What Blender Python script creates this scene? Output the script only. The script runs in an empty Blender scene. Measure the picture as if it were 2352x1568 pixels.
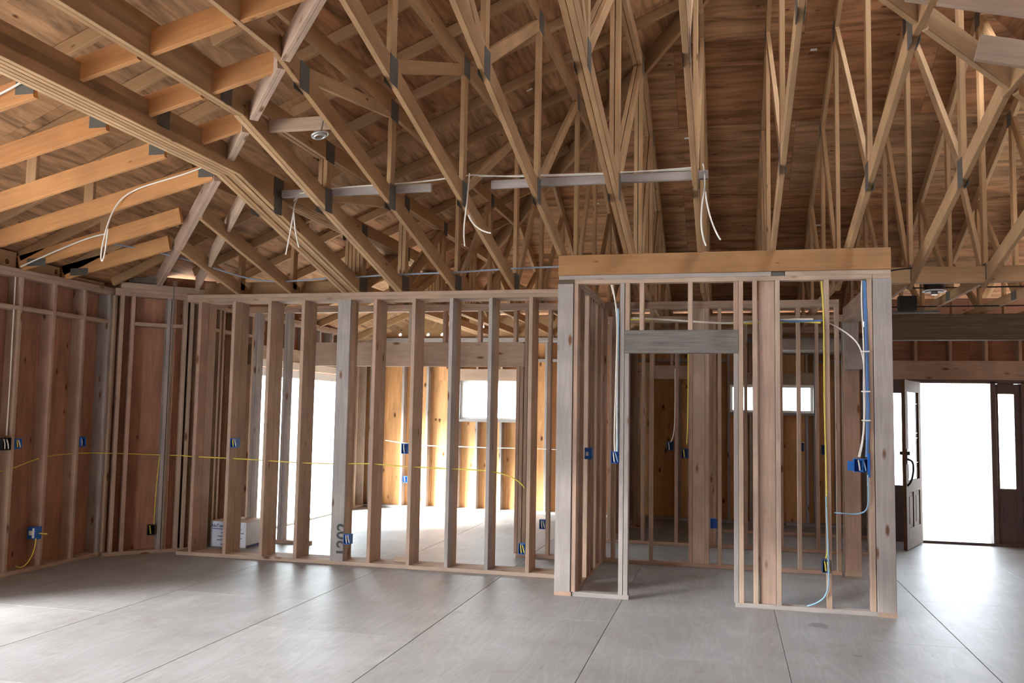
import bpy, math, random
from mathutils import Vector, Matrix
random.seed(7)
S = bpy.context.scene
C = S.collection

# ------------------------------------------------------------------ camera
F_PX, YAW, PITCH, ROLL, CAM_H = 2022.6, -0.239717, 0.079279, 0.017263, 1.5525
fw = Vector((math.sin(YAW)*math.cos(PITCH), math.cos(YAW)*math.cos(PITCH), math.sin(PITCH)))
rt = Vector((math.cos(YAW), -math.sin(YAW), 0)); up = rt.cross(fw)
r2 = math.cos(ROLL)*rt + math.sin(ROLL)*up; u2 = -math.sin(ROLL)*rt + math.cos(ROLL)*up
cd = bpy.data.cameras.new('camera'); cam = bpy.data.objects.new('camera', cd); C.objects.link(cam)
cd.sensor_fit = 'HORIZONTAL'; cd.sensor_width = 36.0; cd.lens = F_PX/2352*36.0
cd.clip_start = 0.05; cd.clip_end = 300
cam.matrix_world = Matrix(((r2.x, u2.x, -fw.x, 0), (r2.y, u2.y, -fw.y, 0), (r2.z, u2.z, -fw.z, CAM_H), (0, 0, 0, 1)))
S.camera = cam

# ------------------------------------------------------------------ sky, daylight, exposure
W = bpy.data.worlds.new('sky'); S.world = W; W.use_nodes = True
bg = W.node_tree.nodes['Background']; bg.inputs[0].default_value = (0.82, 0.91, 1.0, 1); bg.inputs[1].default_value = 5.5
S.view_settings.view_transform = 'Standard'; S.view_settings.look = 'None'
S.view_settings.exposure = 1.8; S.view_settings.gamma = 1.0; S.view_settings.use_curve_mapping = False
S.cycles.max_bounces = 8; S.cycles.diffuse_bounces = 5; S.cycles.adaptive_threshold = 0.025; S.cycles.transparent_max_bounces = 16
S.cycles.use_denoising = True
sn = bpy.data.lights.new('hazy_sun', 'SUN'); sn.energy = 22.0; sn.angle = math.radians(30); sn.color = (1.0, .97, .93)
so = bpy.data.objects.new('hazy_sun', sn); C.objects.link(so); so.location = (-20, -20, 25)
so.rotation_euler = Vector((.68, .70, -.58)).to_track_quat('-Z', 'Y').to_euler()
def portal(name, loc, normal, sx, sy):
    # a window opening told to the sky light: it gives off nothing of its own
    l = bpy.data.lights.new(name, 'AREA'); l.shape = 'RECTANGLE'; l.size = sx; l.size_y = sy; l.cycles.is_portal = True
    o = bpy.data.objects.new(name, l); C.objects.link(o); o.location = loc
    o.rotation_euler = Vector(normal).to_track_quat('-Z', 'Y').to_euler()
portal('daylight_front', (-5.4, -2.72, 1.25), (0, 1, 0), 1.25, 2.35)
portal('daylight_left', (-6.6, 3.2, 1.15), (1, 0, 0), 3.9, 2.3)
portal('daylight_slider', (-5.9, 11.2, 1.03), (1, 0, 0), 2.9, 2.1)
portal('daylight_kitchen', (-3.62, 13.6, 1.72), (0, -1, 0), 0.95, 0.65)
portal('daylight_entry', (2.8, 12.5, 1.0), (0, -1, 0), 1.6, 2.1)

# ------------------------------------------------------------------ materials
def new_mat(name):
    m = bpy.data.materials.new(name); m.use_nodes = True
    nt = m.node_tree; nt.nodes.clear()
    out = nt.nodes.new('ShaderNodeOutputMaterial'); b = nt.nodes.new('ShaderNodeBsdfPrincipled')
    nt.links.new(b.outputs[0], out.inputs[0])
    return m, nt, b
def nd(nt, t, **kw):
    n = nt.nodes.new(t)
    for k, v in kw.items(): setattr(n, k, v)
    return n
def ramp(nt, fac, stops):
    r = nd(nt, 'ShaderNodeValToRGB'); cr = r.color_ramp
    while len(cr.elements) < len(stops): cr.elements.new(0.5)
    for e, (p, c) in zip(cr.elements, stops):
        e.position = p; e.color = (c[0], c[1], c[2], 1) if not isinstance(c, (int, float)) else (c, c, c, 1)
    nt.links.new(fac, r.inputs[0]); return r.outputs[0]
def mixc(nt, fac, a, b, mode='MIX'):
    n = nd(nt, 'ShaderNodeMix', data_type='RGBA', blend_type=mode)
    for s, v in ((0, fac), (6, a), (7, b)):
        if hasattr(v, 'is_linked'): nt.links.new(v, n.inputs[s])
        elif isinstance(v, (int, float)): n.inputs[s].default_value = v
        else: n.inputs[s].default_value = (v[0], v[1], v[2], 1)
    return n.outputs[2]
def local_coords(nt, scale):
    tc = nd(nt, 'ShaderNodeTexCoord'); oi = nd(nt, 'ShaderNodeObjectInfo')
    mp = nd(nt, 'ShaderNodeMapping'); mp.inputs['Scale'].default_value = scale
    ml = nd(nt, 'ShaderNodeVectorMath', operation='SCALE'); ml.inputs[0].default_value = (37, 11, 19)
    nt.links.new(oi.outputs['Random'], ml.inputs['Scale'])
    ad = nd(nt, 'ShaderNodeVectorMath', operation='ADD')
    nt.links.new(tc.outputs['Object'], mp.inputs[0]); nt.links.new(mp.outputs[0], ad.inputs[0]); nt.links.new(ml.outputs[0], ad.inputs[1])
    return ad.outputs[0], oi.outputs['Random']
def noise(nt, vec, scale, detail=3, rough=0.55, dist=0.0):
    n = nd(nt, 'ShaderNodeTexNoise'); n.inputs['Scale'].default_value = scale; n.inputs['Detail'].default_value = detail
    n.inputs['Roughness'].default_value = rough; n.inputs['Distortion'].default_value = dist
    nt.links.new(vec, n.inputs['Vector']); return n.outputs['Fac']
def wood(name, tints, grain=0.82, knot=(0.16, 0.075, 0.035), knots=0.16, rough=0.75):
    """sawn lumber, grain along the board's own X axis; each board takes its own tint"""
    m, nt, b = new_mat(name)
    v, rnd = local_coords(nt, (0.55, 9, 9))
    base = ramp(nt, rnd, [(i/(len(tints)-1), t) for i, t in enumerate(tints)])
    g = noise(nt, v, 5.0, 4, 0.6, 0.15)
    gc = ramp(nt, g, [(0.30, grain), (0.62, 1.0)])
    col = mixc(nt, 1.0, base, gc, 'MULTIPLY')
    v2, _ = local_coords(nt, (0.9, 0.9, 0.9))
    blot = ramp(nt, noise(nt, v2, 3.0, 2), [(0.35, (0.86, 0.84, 0.84)), (0.65, (1.06, 1.04, 1.02))])
    col = mixc(nt, 1.0, col, blot, 'MULTIPLY')
    v3, _ = local_coords(nt, (2.6, 7.5, 7.5))
    vo = nd(nt, 'ShaderNodeTexVoronoi'); vo.inputs['Scale'].default_value = 1.0; vo.inputs['Randomness'].default_value = 1.0
    nt.links.new(v3, vo.inputs['Vector'])
    k = ramp(nt, vo.outputs['Distance'], [(knots*0.45, 1.0), (knots, 0.0)])
    col = mixc(nt, k, col, knot)
    nt.links.new(col, b.inputs['Base Color']); b.inputs['Roughness'].default_value = rough
    b.inputs['Specular IOR Level'].default_value = 0.2
    return m
def plywood(name, tints, dark=0.72, rough=0.8, patch=0.12, hi=1.08):
    """sheet goods: bands of rotary-cut veneer along local X, football patches and knots"""
    m, nt, b = new_mat(name)
    v, rnd = local_coords(nt, (0.35, 2.6, 2.6))
    base = ramp(nt, rnd, [(i/(len(tints)-1), t) for i, t in enumerate(tints)])
    g = ramp(nt, noise(nt, v, 3.0, 4, 0.6, 1.2), [(0.32, dark), (0.66, hi)])
    col = mixc(nt, 1.0, base, g, 'MULTIPLY')
    v2, _ = local_coords(nt, (0.8, 14, 14))
    col = mixc(nt, 1.0, col, ramp(nt, noise(nt, v2, 4.0, 3), [(0.3, 0.86), (0.6, 1.0)]), 'MULTIPLY')
    v3, _ = local_coords(nt, (3.0, 6.0, 6.0))
    vo = nd(nt, 'ShaderNodeTexVoronoi'); nt.links.new(v3, vo.inputs['Vector']); vo.inputs['Scale'].default_value = 1.0
    k = ramp(nt, vo.outputs['Distance'], [(patch*0.4, 1.0), (patch, 0.0)])
    col = mixc(nt, k, col, (0.13, 0.05, 0.022))
    nt.links.new(col, b.inputs['Base Color']); b.inputs['Roughness'].default_value = rough
    b.inputs['Specular IOR Level'].default_value = 0.2
    return m
def plain(name, col, rough=0.5, metal=0.0, spec=0.4, var=0.06):
    m, nt, b = new_mat(name)
    v, rnd = local_coords(nt, (1, 1, 1))
    f = ramp(nt, noise(nt, v, 9.0, 2), [(0.3, 1-var), (0.7, 1+var)])
    nt.links.new(mixc(nt, 1.0, col, f, 'MULTIPLY'), b.inputs['Base Color'])
    b.inputs['Roughness'].default_value = rough; b.inputs['Metallic'].default_value = metal; b.inputs['Specular IOR Level'].default_value = spec
    return m
M = {}
M['stud'] = wood('stud_wood', [(.42, .31, .225), (.47, .345, .265), (.51, .39, .295), (.45, .30, .235), (.50, .40, .315)])
M['stud_pale'] = wood('stud_pale_wood', [(.38, .35, .335), (.42, .385, .365), (.36, .33, .315)])
M['truss'] = wood('truss_wood', [(.42, .265, .14), (.48, .305, .165), (.38, .225, .115), (.51, .34, .195)], knots=0.10)
M['jack'] = wood('jack_wood', [(.60, .30, .12), (.63, .335, .145), (.56, .27, .11)], knots=0.08)
M['beam'] = wood('beam_wood', [(.36, .195, .09), (.39, .215, .10)], knots=0.08)
M['greyed'] = wood('weathered_wood', [(.235, .22, .20), (.26, .245, .225)], grain=0.6, knot=(.10, .09, .08), knots=0.2)
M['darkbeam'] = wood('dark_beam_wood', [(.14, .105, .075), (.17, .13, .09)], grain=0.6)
M['sheath'] = plywood('wall_sheathing', [(.40, .20, .13), (.43, .22, .14), (.37, .185, .12)])
M['sheath_lit'] = plywood('lit_wall_sheathing', [(.70, .37, .16), (.66, .335, .14), (.74, .41, .185)], dark=0.78, patch=0.16)  # brighter copy of the wall sheathing, the far room's daylight in its colour
M['deck'] = plywood('roof_deck', [(.40, .20, .10), (.35, .165, .08), (.46, .265, .14), (.38, .225, .125)], dark=0.45, patch=0.10, hi=1.35)
M['solid'] = plain('outer_siding', (.45, .40, .34), 0.8)
M['ground'] = plain('pale_gravel', (.40, .39, .37), 0.9)
M['porch'] = plain('porch_deck', (.50, .42, .34), 0.8)
M['blue'] = plain('blue_box_plastic', (.02, .135, .48), 0.4)
M['dblue'] = plain('dark_blue_plastic', (.015, .05, .14), 0.5)
M['black'] = plain('black_plastic', (.012, .012, .012), 0.5)
M['white'] = plain('white_plastic', (.80, .80, .78), 0.5)
M['yellow'] = plain('yellow_cable_jacket', (.72, .60, .09), 0.45)
M['wcable'] = plain('white_cable_jacket', (.78, .76, .70), 0.45)
M['bcable'] = plain('blue_cable_jacket', (.10, .22, .48), 0.45)
M['lbcable'] = plain('light_blue_cable_jacket', (.27, .47, .66), 0.45)
M['gcable'] = plain('grey_cable_jacket', (.28, .33, .42), 0.45)
M['steel'] = plain('galvanised_steel', (.12, .112, .10), 0.6, 0.3)
M['zinc'] = plain('bright_zinc', (.55, .56, .56), 0.35, 0.8)
M['card'] = plain('white_cardboard', (.74, .80, .90), 0.7)
M['brown_card'] = plain('brown_cardboard', (.50, .38, .28), 0.8)
M['ink'] = plain('blue_ink', (.10, .13, .32), 0.7)
M['marker'] = plain('black_marker', (.05, .055, .06), 0.7)
M['door'] = wood('dark_door_wood', [(.15, .09, .055), (.165, .10, .06)], grain=0.7, knots=0.02, rough=0.75)
M['frame'] = plain('dark_purple_jamb', (.14, .10, .10), 0.45)
M['vinyl'] = plain('white_vinyl_frame', (.78, .77, .74), 0.4)
M['lead'] = plain('lead_came', (.25, .25, .26), 0.4, 0.6)
M['plastic_wrap'] = plain('plastic_wrap', (.72, .66, .58), 0.25)
def glass_mat():
    m = bpy.data.materials.new('thin_glass'); m.use_nodes = True; nt = m.node_tree; nt.nodes.clear()
    o = nd(nt, 'ShaderNodeOutputMaterial'); mx = nd(nt, 'ShaderNodeMixShader')
    t = nd(nt, 'ShaderNodeBsdfTransparent'); g = nd(nt, 'ShaderNodeBsdfGlossy'); g.inputs['Roughness'].default_value = 0.02
    fr = nd(nt, 'ShaderNodeMath', operation='POWER'); lw = nd(nt, 'ShaderNodeLayerWeight'); nt.links.new(lw.outputs['Facing'], fr.inputs[0]); fr.inputs[1].default_value = 4.0
    t.inputs[0].default_value = (.95, .97, .96, 1)
    nt.links.new(fr.outputs[0], mx.inputs[0]); nt.links.new(t.outputs[0], mx.inputs[1]); nt.links.new(g.outputs[0], mx.inputs[2]); nt.links.new(mx.outputs[0], o.inputs[0])
    return m
M['glass'] = glass_mat()
def floor_mat():
    """weathered plywood subfloor: wavy face grain, grey, with two oil stains and scuffs"""
    m, nt, b = new_mat('weathered_floor_plywood')
    v, rnd = local_coords(nt, (0.45, 3.6, 3.6))
    n1 = noise(nt, v, 1.5, 2, 0.4, 1.0)
    wv = nd(nt, 'ShaderNodeMath', operation='SINE'); mu = nd(nt, 'ShaderNodeMath', operation='MULTIPLY'); mu.inputs[1].default_value = 42
    nt.links.new(n1, mu.inputs[0]); nt.links.new(mu.outputs[0], wv.inputs[0])
    contour = ramp(nt, wv.outputs[0], [(0.0, 0.91), (0.75, 1.0)])
    base = ramp(nt, rnd, [(0, (.335, .345, .355)), (.5, (.365, .375, .385)), (1, (.31, .315, .32))])
    col = mixc(nt, 1.0, base, contour, 'MULTIPLY')
    v2, _ = local_coords(nt, (1, 1, 1))
    col = mixc(nt, 1.0, col, ramp(nt, noise(nt, v2, 2.2, 4), [(0.3, (.86, .84, .83)), (0.68, (1.06, 1.06, 1.06))]), 'MULTIPLY')
    sp = ramp(nt, noise(nt, v2, 7.0, 3), [(0.58, 0.0), (0.74, 0.45)])
    col = mixc(nt, sp, col, (.25, .20, .18))
    fl_ = ramp(nt, noise(nt, v, 14.0, 2), [(0.62, 0.0), (0.72, 0.35)])
    col = mixc(nt, fl_, col, (.19, .17, .155))
    geo = nd(nt, 'ShaderNodeNewGeometry')
    for cx, cy, rx, ry, a in ((0.67, 7.08, .13, .14, .62), (0.83, 6.27, .055, .035, .5), (-1.35, 7.05, .12, .05, .18)):
        sb = nd(nt, 'ShaderNodeVectorMath', operation='SUBTRACT'); sb.inputs[1].default_value = (cx, cy, 0)
        dv = nd(nt, 'ShaderNodeVectorMath', operation='DIVIDE'); dv.inputs[1].default_value = (rx, ry, 100)
        ln = nd(nt, 'ShaderNodeVectorMath', operation='LENGTH')
        nt.links.new(geo.outputs['Position'], sb.inputs[0]); nt.links.new(sb.outputs[0], dv.inputs[0]); nt.links.new(dv.outputs[0], ln.inputs[0])
        ad = nd(nt, 'ShaderNodeMath', operation='ADD'); ml = nd(nt, 'ShaderNodeMath', operation='MULTIPLY'); ml.inputs[1].default_value = 0.7
        nt.links.new(noise(nt, v2, 14.0, 2), ml.inputs[0]); nt.links.new(ln.outputs['Value'], ad.inputs[0]); nt.links.new(ml.outputs[0], ad.inputs[1])
        col = mixc(nt, ramp(nt, ad.outputs[0], [(0.80, a), (1.0, 0.0)]), col, (.10, .09, .08))
    nt.links.new(col, b.inputs['Base Color'])
    b.inputs['Roughness'].default_value = 0.48; b.inputs['Specular IOR Level'].default_value = 0.5
    return m
M['floor'] = floor_mat()

# ------------------------------------------------------------------ builders
_mesh_cache = {}
def prism_mesh(L, w, h, mat, ch=0.003):
    """board of length L along X, w along Y, h along Z, eased edges, centred"""
    key = (round(L, 3), round(w, 4), round(h, 4), mat, ch)
    if key in _mesh_cache: return _mesh_cache[key]
    c = min(ch, w*0.2, h*0.2); a, b2 = w/2, h/2
    sec = [(-a+c, -b2), (a-c, -b2), (a, -b2+c), (a, b2-c), (a-c, b2), (-a+c, b2), (-a, b2-c), (-a, -b2+c)]
    v = [(x, y, z) for x in (-L/2, L/2) for y, z in sec]
    f = [tuple(range(7, -1, -1)), tuple(range(8, 16))] + [(i, (i+1) % 8, 8+(i+1) % 8, 8+i) for i in range(8)]
    me = bpy.data.meshes.new('board'); me.from_pydata(v, [], f); me.materials.append(M[mat]); me.update()
    _mesh_cache[key] = me; return me
def link(o, parent=None):
    C.objects.link(o)
    if parent is not None:
        o.parent = parent; o.matrix_parent_inverse = parent_world(parent).inverted()
    return o
def parent_world(p):
    m = p.matrix_basis.copy()
    if p.parent is not None: m = parent_world(p.parent) @ p.matrix_parent_inverse @ m
    return m
def obb(name, parent, c, ex, ey, ez, L, w, h, mat, ch=0.003):
    o = bpy.data.objects.new(name, prism_mesh(L, w, h, mat, ch))
    o.matrix_basis = Matrix(((ex.x, ey.x, ez.x, c.x), (ex.y, ey.y, ez.y, c.y), (ex.z, ey.z, ez.z, c.z), (0, 0, 0, 1)))
    return link(o, parent)
AX = (Vector((1, 0, 0)), Vector((0, 1, 0)), Vector((0, 0, 1)))
def box(name, parent, x, y, z, mat, ch=0.003, grain=None):
    d = [x[1]-x[0], y[1]-y[0], z[1]-z[0]]
    i = grain if grain is not None else d.index(max(d)); j = (i+1) % 3; k = (i+2) % 3
    return obb(name, parent, Vector((sum(x)/2, sum(y)/2, sum(z)/2)), AX[i], AX[j], AX[k], d[i], d[j], d[k], mat, ch)
def beam(name, parent, p0, p1, wid, hei, mat, ref='bottom', side=None):
    """board from p0 to p1; hei is measured in the vertical plane, p on its bottom / centre / top edge; wid is the thickness"""
    p0, p1 = Vector(p0), Vector(p1); ex = (p1-p0).normalized()
    ey = side if side is not None else Vector((0, 0, 1)).cross(ex)
    ey = (ey - ex*ey.dot(ex)).normalized() if ey.length > 1e-4 else Vector((1, 0, 0))
    ez = ex.cross(ey)
    if ez.z < 0: ey, ez = -ey, -ez
    off = {'bottom': hei/2, 'centre': 0, 'top': -hei/2}[ref]
    return obb(name, parent, (p0+p1)/2 + ez*off, ex, ey, ez, (p1-p0).length, wid, hei, mat)
def fbox(fr, name, parent, u, n, z, mat, grain=None):
    """box in a wall frame: u along the wall, n across it (away from the room), z up"""
    o, du, dn = fr
    d = [u[1]-u[0], n[1]-n[0], z[1]-z[0]]; ax = (du, dn, AX[2])
    c = o + du*(sum(u)/2) + dn*(sum(n)/2) + AX[2]*(sum(z)/2)
    i = grain if grain is not None else d.index(max(d)); j = (i+1) % 3; k = (i+2) % 3
    ex, ey = ax[i], ax[j]; ez = ex.cross(ey)
    return obb(name, parent, c, ex, ey, ez, d[i], d[j], d[k], mat)
def thing(name, label, cat, loc, group=None, kind=None):
    e = bpy.data.objects.new(name, None); e.empty_display_size = 0.1; e.location = loc; C.objects.link(e)
    tag(e, label, cat, group, kind); return e
def tag(o, label, cat, group=None, kind=None):
    o['label'] = label; o['category'] = cat
    if group: o['group'] = group
    if kind: o['kind'] = kind
    return o
def tube(name, pts, r, mat, parent=None, res=3, cyclic=False):
    cu = bpy.data.curves.new(name, 'CURVE'); cu.dimensions = '3D'; cu.bevel_depth = r; cu.bevel_resolution = res; cu.resolution_u = 6; cu.use_fill_caps = True
    for run in (pts if isinstance(pts[0][0], (tuple, list)) else [pts]):
        sp = cu.splines.new('NURBS'); sp.points.add(len(run)-1)
        for p, q in zip(sp.points, run): p.co = (q[0], q[1], q[2], 1)
        sp.order_u = min(4, len(run)); sp.use_endpoint_u = True
    cu.materials.append(M[mat])
    o = bpy.data.objects.new(name, cu); return link(o, parent)
def text(name, parent, s, size, mtx, mat, ext=0.0006, bold=0.0):
    cu = bpy.data.curves.new(name, 'FONT'); cu.body = s; cu.size = size; cu.extrude = ext; cu.align_x = 'LEFT'; cu.offset = bold
    cu.materials.append(M[mat]); o = bpy.data.objects.new(name, cu); o.matrix_basis = mtx; return link(o, parent)
def ordinal(i): return ['first', 'second', 'third', 'fourth', 'fifth', 'sixth', 'seventh', 'eighth', 'ninth', 'tenth', 'eleventh', 'twelfth', 'thirteenth'][i]

T = 0.038
PLATE = 2.735          # top of the walls

# ------------------------------------------------------------------ floor
floor = thing('floor', 'greyed plywood subfloor laid in long sheets', 'floor', (0, 0, 0), kind='structure')
box('subfloor', floor, (-6.5, 5.6), (-2.7, 13.5), (-0.06, -0.021), 'darkbeam')
def floor_sheets():
    k0 = -6
    for k in range(k0, 5):
        x0 = 0.367 + 1.2192*k; x1 = x0 + 1.2192
        y = -2.7 - (1.22 if k % 2 else 0.35)
        while y < 13.5:
            xa, xb = max(x0, -6.45)+0.002, min(x1, 5.6)-0.002
            ya, yb = max(y, -2.7)+0.002, min(y+2.4384, 13.5)-0.002
            if xb-xa > .05 and yb-ya > .05: box('sheet', floor, (xa, xb), (ya, yb), (-0.021, 0.0), 'floor', 0.002, grain=1)
            y += 2.4384
floor_sheets()
gnd = box('ground', None, (-60, 60), (-60, 70), (-0.5, -0.35), 'ground'); tag(gnd, 'pale bright ground outside the house', 'ground', kind='structure')
porch = box('porch', None, (0.5, 5.5), (12.62, 15.5), (-0.14, -0.04), 'porch'); tag(porch, 'sunlit porch deck outside the open front door', 'porch', kind='structure')

# ------------------------------------------------------------------ walls
def plates(fr, parent, u, n, top=PLATE, bottom=True, double=True, mat='stud', gaps=()):
    if bottom:
        s = u[0]
        for a, b in list(gaps)+[(u[1], None)]:
            if a-s > 0.03: fbox(fr, 'bottom_plate', parent, (s, a), n, (0, T), mat)
            s = b
    fbox(fr, 'top_plate', parent, u, n, (top-2*T, top-T), mat)
    if double: fbox(fr, 'top_plate', parent, (u[0]+.0, u[1]-.0), n, (top-T, top), mat)
def seal_wrap(fr, parent, u, n, z):  # added layer that stops daylight leaking through the sheathing joints
    fbox(fr, 'light_seal_wrap', parent, u, (n, n+.004), z, 'solid')
def FR(o, du, dn): return (Vector(o), Vector(du).normalized(), Vector(dn).normalized())

# left outer wall
wl = thing('wall_left', 'left outer wall, open studs against brown sheathing with a row of blocking', 'wall', (-6.27, 4, 0), kind='structure')
fl = FR((-6.27, 0, 0), (0, 1, 0), (-1, 0, 0)); LT = 2.775
plates(fl, wl, (-2.5, 8.0), (0, .14), LT, gaps=[(1.3, 5.1)])
ystuds = [7.154-T, 7.565-T, 6.738-T, 6.33-T, 5.925-T, 5.52-T, 5.14-T, 1.26, .76, .36, -0.05, -0.6, -1.0, -1.4, -1.8, -2.2, -2.5]
for y in ystuds: fbox(fl, 'stud', wl, (y, y+T), (0, .14), (T, LT-2*T), 'stud')
fbox(fl, 'stud', wl, (7.90, 7.938), (0, .14), (T, LT-2*T), 'stud_pale'); fbox(fl, 'stud', wl, (7.945, 7.983), (-.03, .14), (T, LT-2*T), 'stud')
ys = sorted([y for y in ystuds if y > 5.0])+[7.90]
for a, b in zip(ys[:-1], ys[1:]): fbox(fl, 'blocking', wl, (a+T, b), (0.0, .14), (2.40, 2.438), 'stud')
fbox(fl, 'header', wl, (1.28, 5.12), (0, .14), (2.3, 2.6), 'stud')
for a, b in ((-2.5, -1.28), (-1.28, .3), (.3, 1.3), (5.1, 6.0), (6.0, 7.08), (7.08, 8.16)): fbox(fl, 'sheathing', wl, (a+.002, b-.002), (.14, .152), (0, 3.0), 'sheath', grain=2)
fbox(fl, 'sheathing', wl, (1.3, 5.1), (.14, .152), (2.35, 3.0), 'sheath')

for u_, z_ in (((-2.6, 1.28), (0, 2.9)), ((5.12, 8.1), (0, 2.9)), ((1.28, 5.12), (2.32, 2.9))): seal_wrap(fl, wl, u_, .153, z_)

# clipped corner
wc = thing('wall_corner', 'short angled corner wall with two open studs over reddish sheathing', 'wall', (-5.9, 8.2, 0), kind='structure')
fc = FR((-14.125/2, 14.125/2, 0), (1, 1, 0), (-1, 1, 0))
plates(fc, wc, (1.20, 2.06), (0, .14), LT)
for u, m in ((1.255, 'stud'), (1.362, 'stud'), (1.722, 'stud_pale'), (1.895, 'stud'), (1.96, 'stud')): fbox(fc, 'stud', wc, (u, u+T), (0, .14), (T, LT-2*T), m)
for a, b in ((1.40, 1.722), (1.76, 1.895)): fbox(fc, 'blocking', wc, (a, b), (0, .14), (2.39, 2.428), 'stud')
fbox(fc, 'sheathing', wc, (1.12, 2.25), (.14, .152), (0, 2.95), 'sheath', grain=2)

seal_wrap(fc, wc, (1.1, 2.27), .153, (0, 2.9))

# double stud wall between the great room and the hall
wm = thing('wall_middle', 'long double stud wall standing open in the middle of the room', 'wall', (-3.5, 8.4, 0), kind='structure')
fm = FR((0, 8.265, 0), (1, 0, 0), (0, 1, 0))
plates(fm, wm, (-5.60, -1.43), (0, .14)); plates(fm, wm, (-5.60, -1.43), (.142, .282), double=True)
for x in (-5.46, -5.06, -4.645, -4.262, None, -3.468, -3.055, -2.662, -2.26, -1.855, -1.47):
    if x is None: continue
    m = 'stud_pale' if x in (-2.26, -2.662) else 'stud'
    fbox(fm, 'stud', wm, (x, x+T), (0, .14), (T, PLATE-2*T), m); fbox(fm, 'stud', wm, (x, x+T), (.142, .282), (T, PLATE-2*T), 'stud')
flat = fbox(fm, 'stud', wm, (-3.856, -3.716), (0, T), (T, PLATE-2*T), 'stud_pale'); flat['label'] = 'wide flat stud with black marker numerals'
fbox(fm, 'stud', wm, (-3.754, -3.716), (T+.001, .14), (T, PLATE-2*T), 'stud'); fbox(fm, 'stud', wm, (-3.79, -3.752), (.142, .282), (T, PLATE-2*T), 'stud')
fbox(fm, 'offcut', wm, (-3.24, -3.06), (.16, .25), (T, T+.04), 'stud')
text('marker_numeral', wm, '1202', 0.165, Matrix(((0, -1, 0, -3.672), (0, 0, -1, 8.2640), (1, 0, 0, 0.085), (0, 0, 0, 1))), 'marker', bold=.004)

# hall wall behind, with a wide cased opening, and on into the closet's back wall
wh = thing('wall_hall', 'stud wall behind the hall with a wide header over an opening', 'wall', (-2, 9.35, 0), kind='structure')
fh = FR((0, 9.33, 0), (1, 0, 0), (0, 1, 0)); N4 = (0, .089)
plates(fh, wh, (-5.65, 1.10), N4, gaps=[(-4.62, -2.2)])
fbox(fh, 'header', wh, (-4.70, -2.14), (0, .089), (2.04, 2.31), 'stud')
for x in (-5.41, -5.37, -5.02, -4.98): fbox(fh, 'stud', wh, (x, x+T), N4, (T, PLATE-2*T), 'stud_pale')
for x in (-4.70, -2.225, -2.183): fbox(fh, 'trimmer', wh, (x, x+T), N4, (T, 2.04), 'stud')
for x in (-4.742, -2.137, -2.095, -1.88, -1.475, -1.28, -1.18, -.786, -.382, -.215, -.09, .30, .69, 1.06): fbox(fh, 'stud', wh, (x, x+T), N4, (T, PLATE-2*T), 'stud')
fbox(fh, 'stud', wh, (-.34, -.217), (.0, T), (T, PLATE-2*T), 'stud')
for x in (-4.30, -3.89, -3.485, -3.078, -2.673, -2.267): fbox(fh, 'cripple', wh, (x, x+T), N4, (2.31, PLATE-2*T), 'stud')

# wall between the back rooms
wb = thing('wall_back_room', 'bare stud partition seen through the closet opening', 'wall', (-.3, 10.8, 0), kind='structure')
fb = FR((0, 10.75, 0), (1, 0, 0), (0, 1, 0))
plates(fb, wb, (-1.9, 1.59), N4)
for x in (-1.86, -1.40, -1.0, -.605, -.34, -.16, .20, .60, 1.0, 1.30, 1.55): fbox(fb, 'stud', wb, (x, x+T), N4, (T, PLATE-2*T), 'stud')
fbox(fb, 'stud', wb, (-.30, -.16), (.0, T), (T, PLATE-2*T), 'stud')
ws = thing('wall_side_room', 'stud partition running back beside the closet opening', 'wall', (-1.35, 12, 0), kind='structure')
fs = FR((-1.32, 0, 0), (0, 1, 0), (-1, 0, 0))
plates(fs, ws, (10.85, 13.3), N4)
for y in (10.86, 11.25, 11.65, 12.05, 12.45, 12.85, 13.2): fbox(fs, 'stud', ws, (y, y+T), N4, (T, PLATE-2*T), 'stud')
for a, b in ((10.85, 12.07), (12.07, 13.3)): fbox(fs, 'sheathing', ws, (a+.002, b-.002), (.09, .102), (0, 2.73), 'sheath', grain=2)  # sheathing added to block kitchen light from the room behind the closet
wx = thing('wall_inner', 'short inner partition with a low header and dark doorway', 'wall', (-.8, 12.2, 0), kind='structure')
fx = FR((0, 12.2, 0), (1, 0, 0), (0, 1, 0))
plates(fx, wx, (-1.31, 1.85), N4, gaps=[(-1.15, -.51)])
fbox(fx, 'header', wx, (-1.19, -.47), (0, .089), (2.03, 2.22), 'stud')
for x in (-1.23, -1.19, -.51, -.465, -.22, .12): fbox(fx, 'stud', wx, (x, x+T), N4, (T, 2.03 if x in (-1.19, -.51) else PLATE-2*T), 'stud')
for x in (-1.0, -.75): fbox(fx, 'cripple', wx, (x, x+T), N4, (2.22, PLATE-2*T), 'stud')

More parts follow.
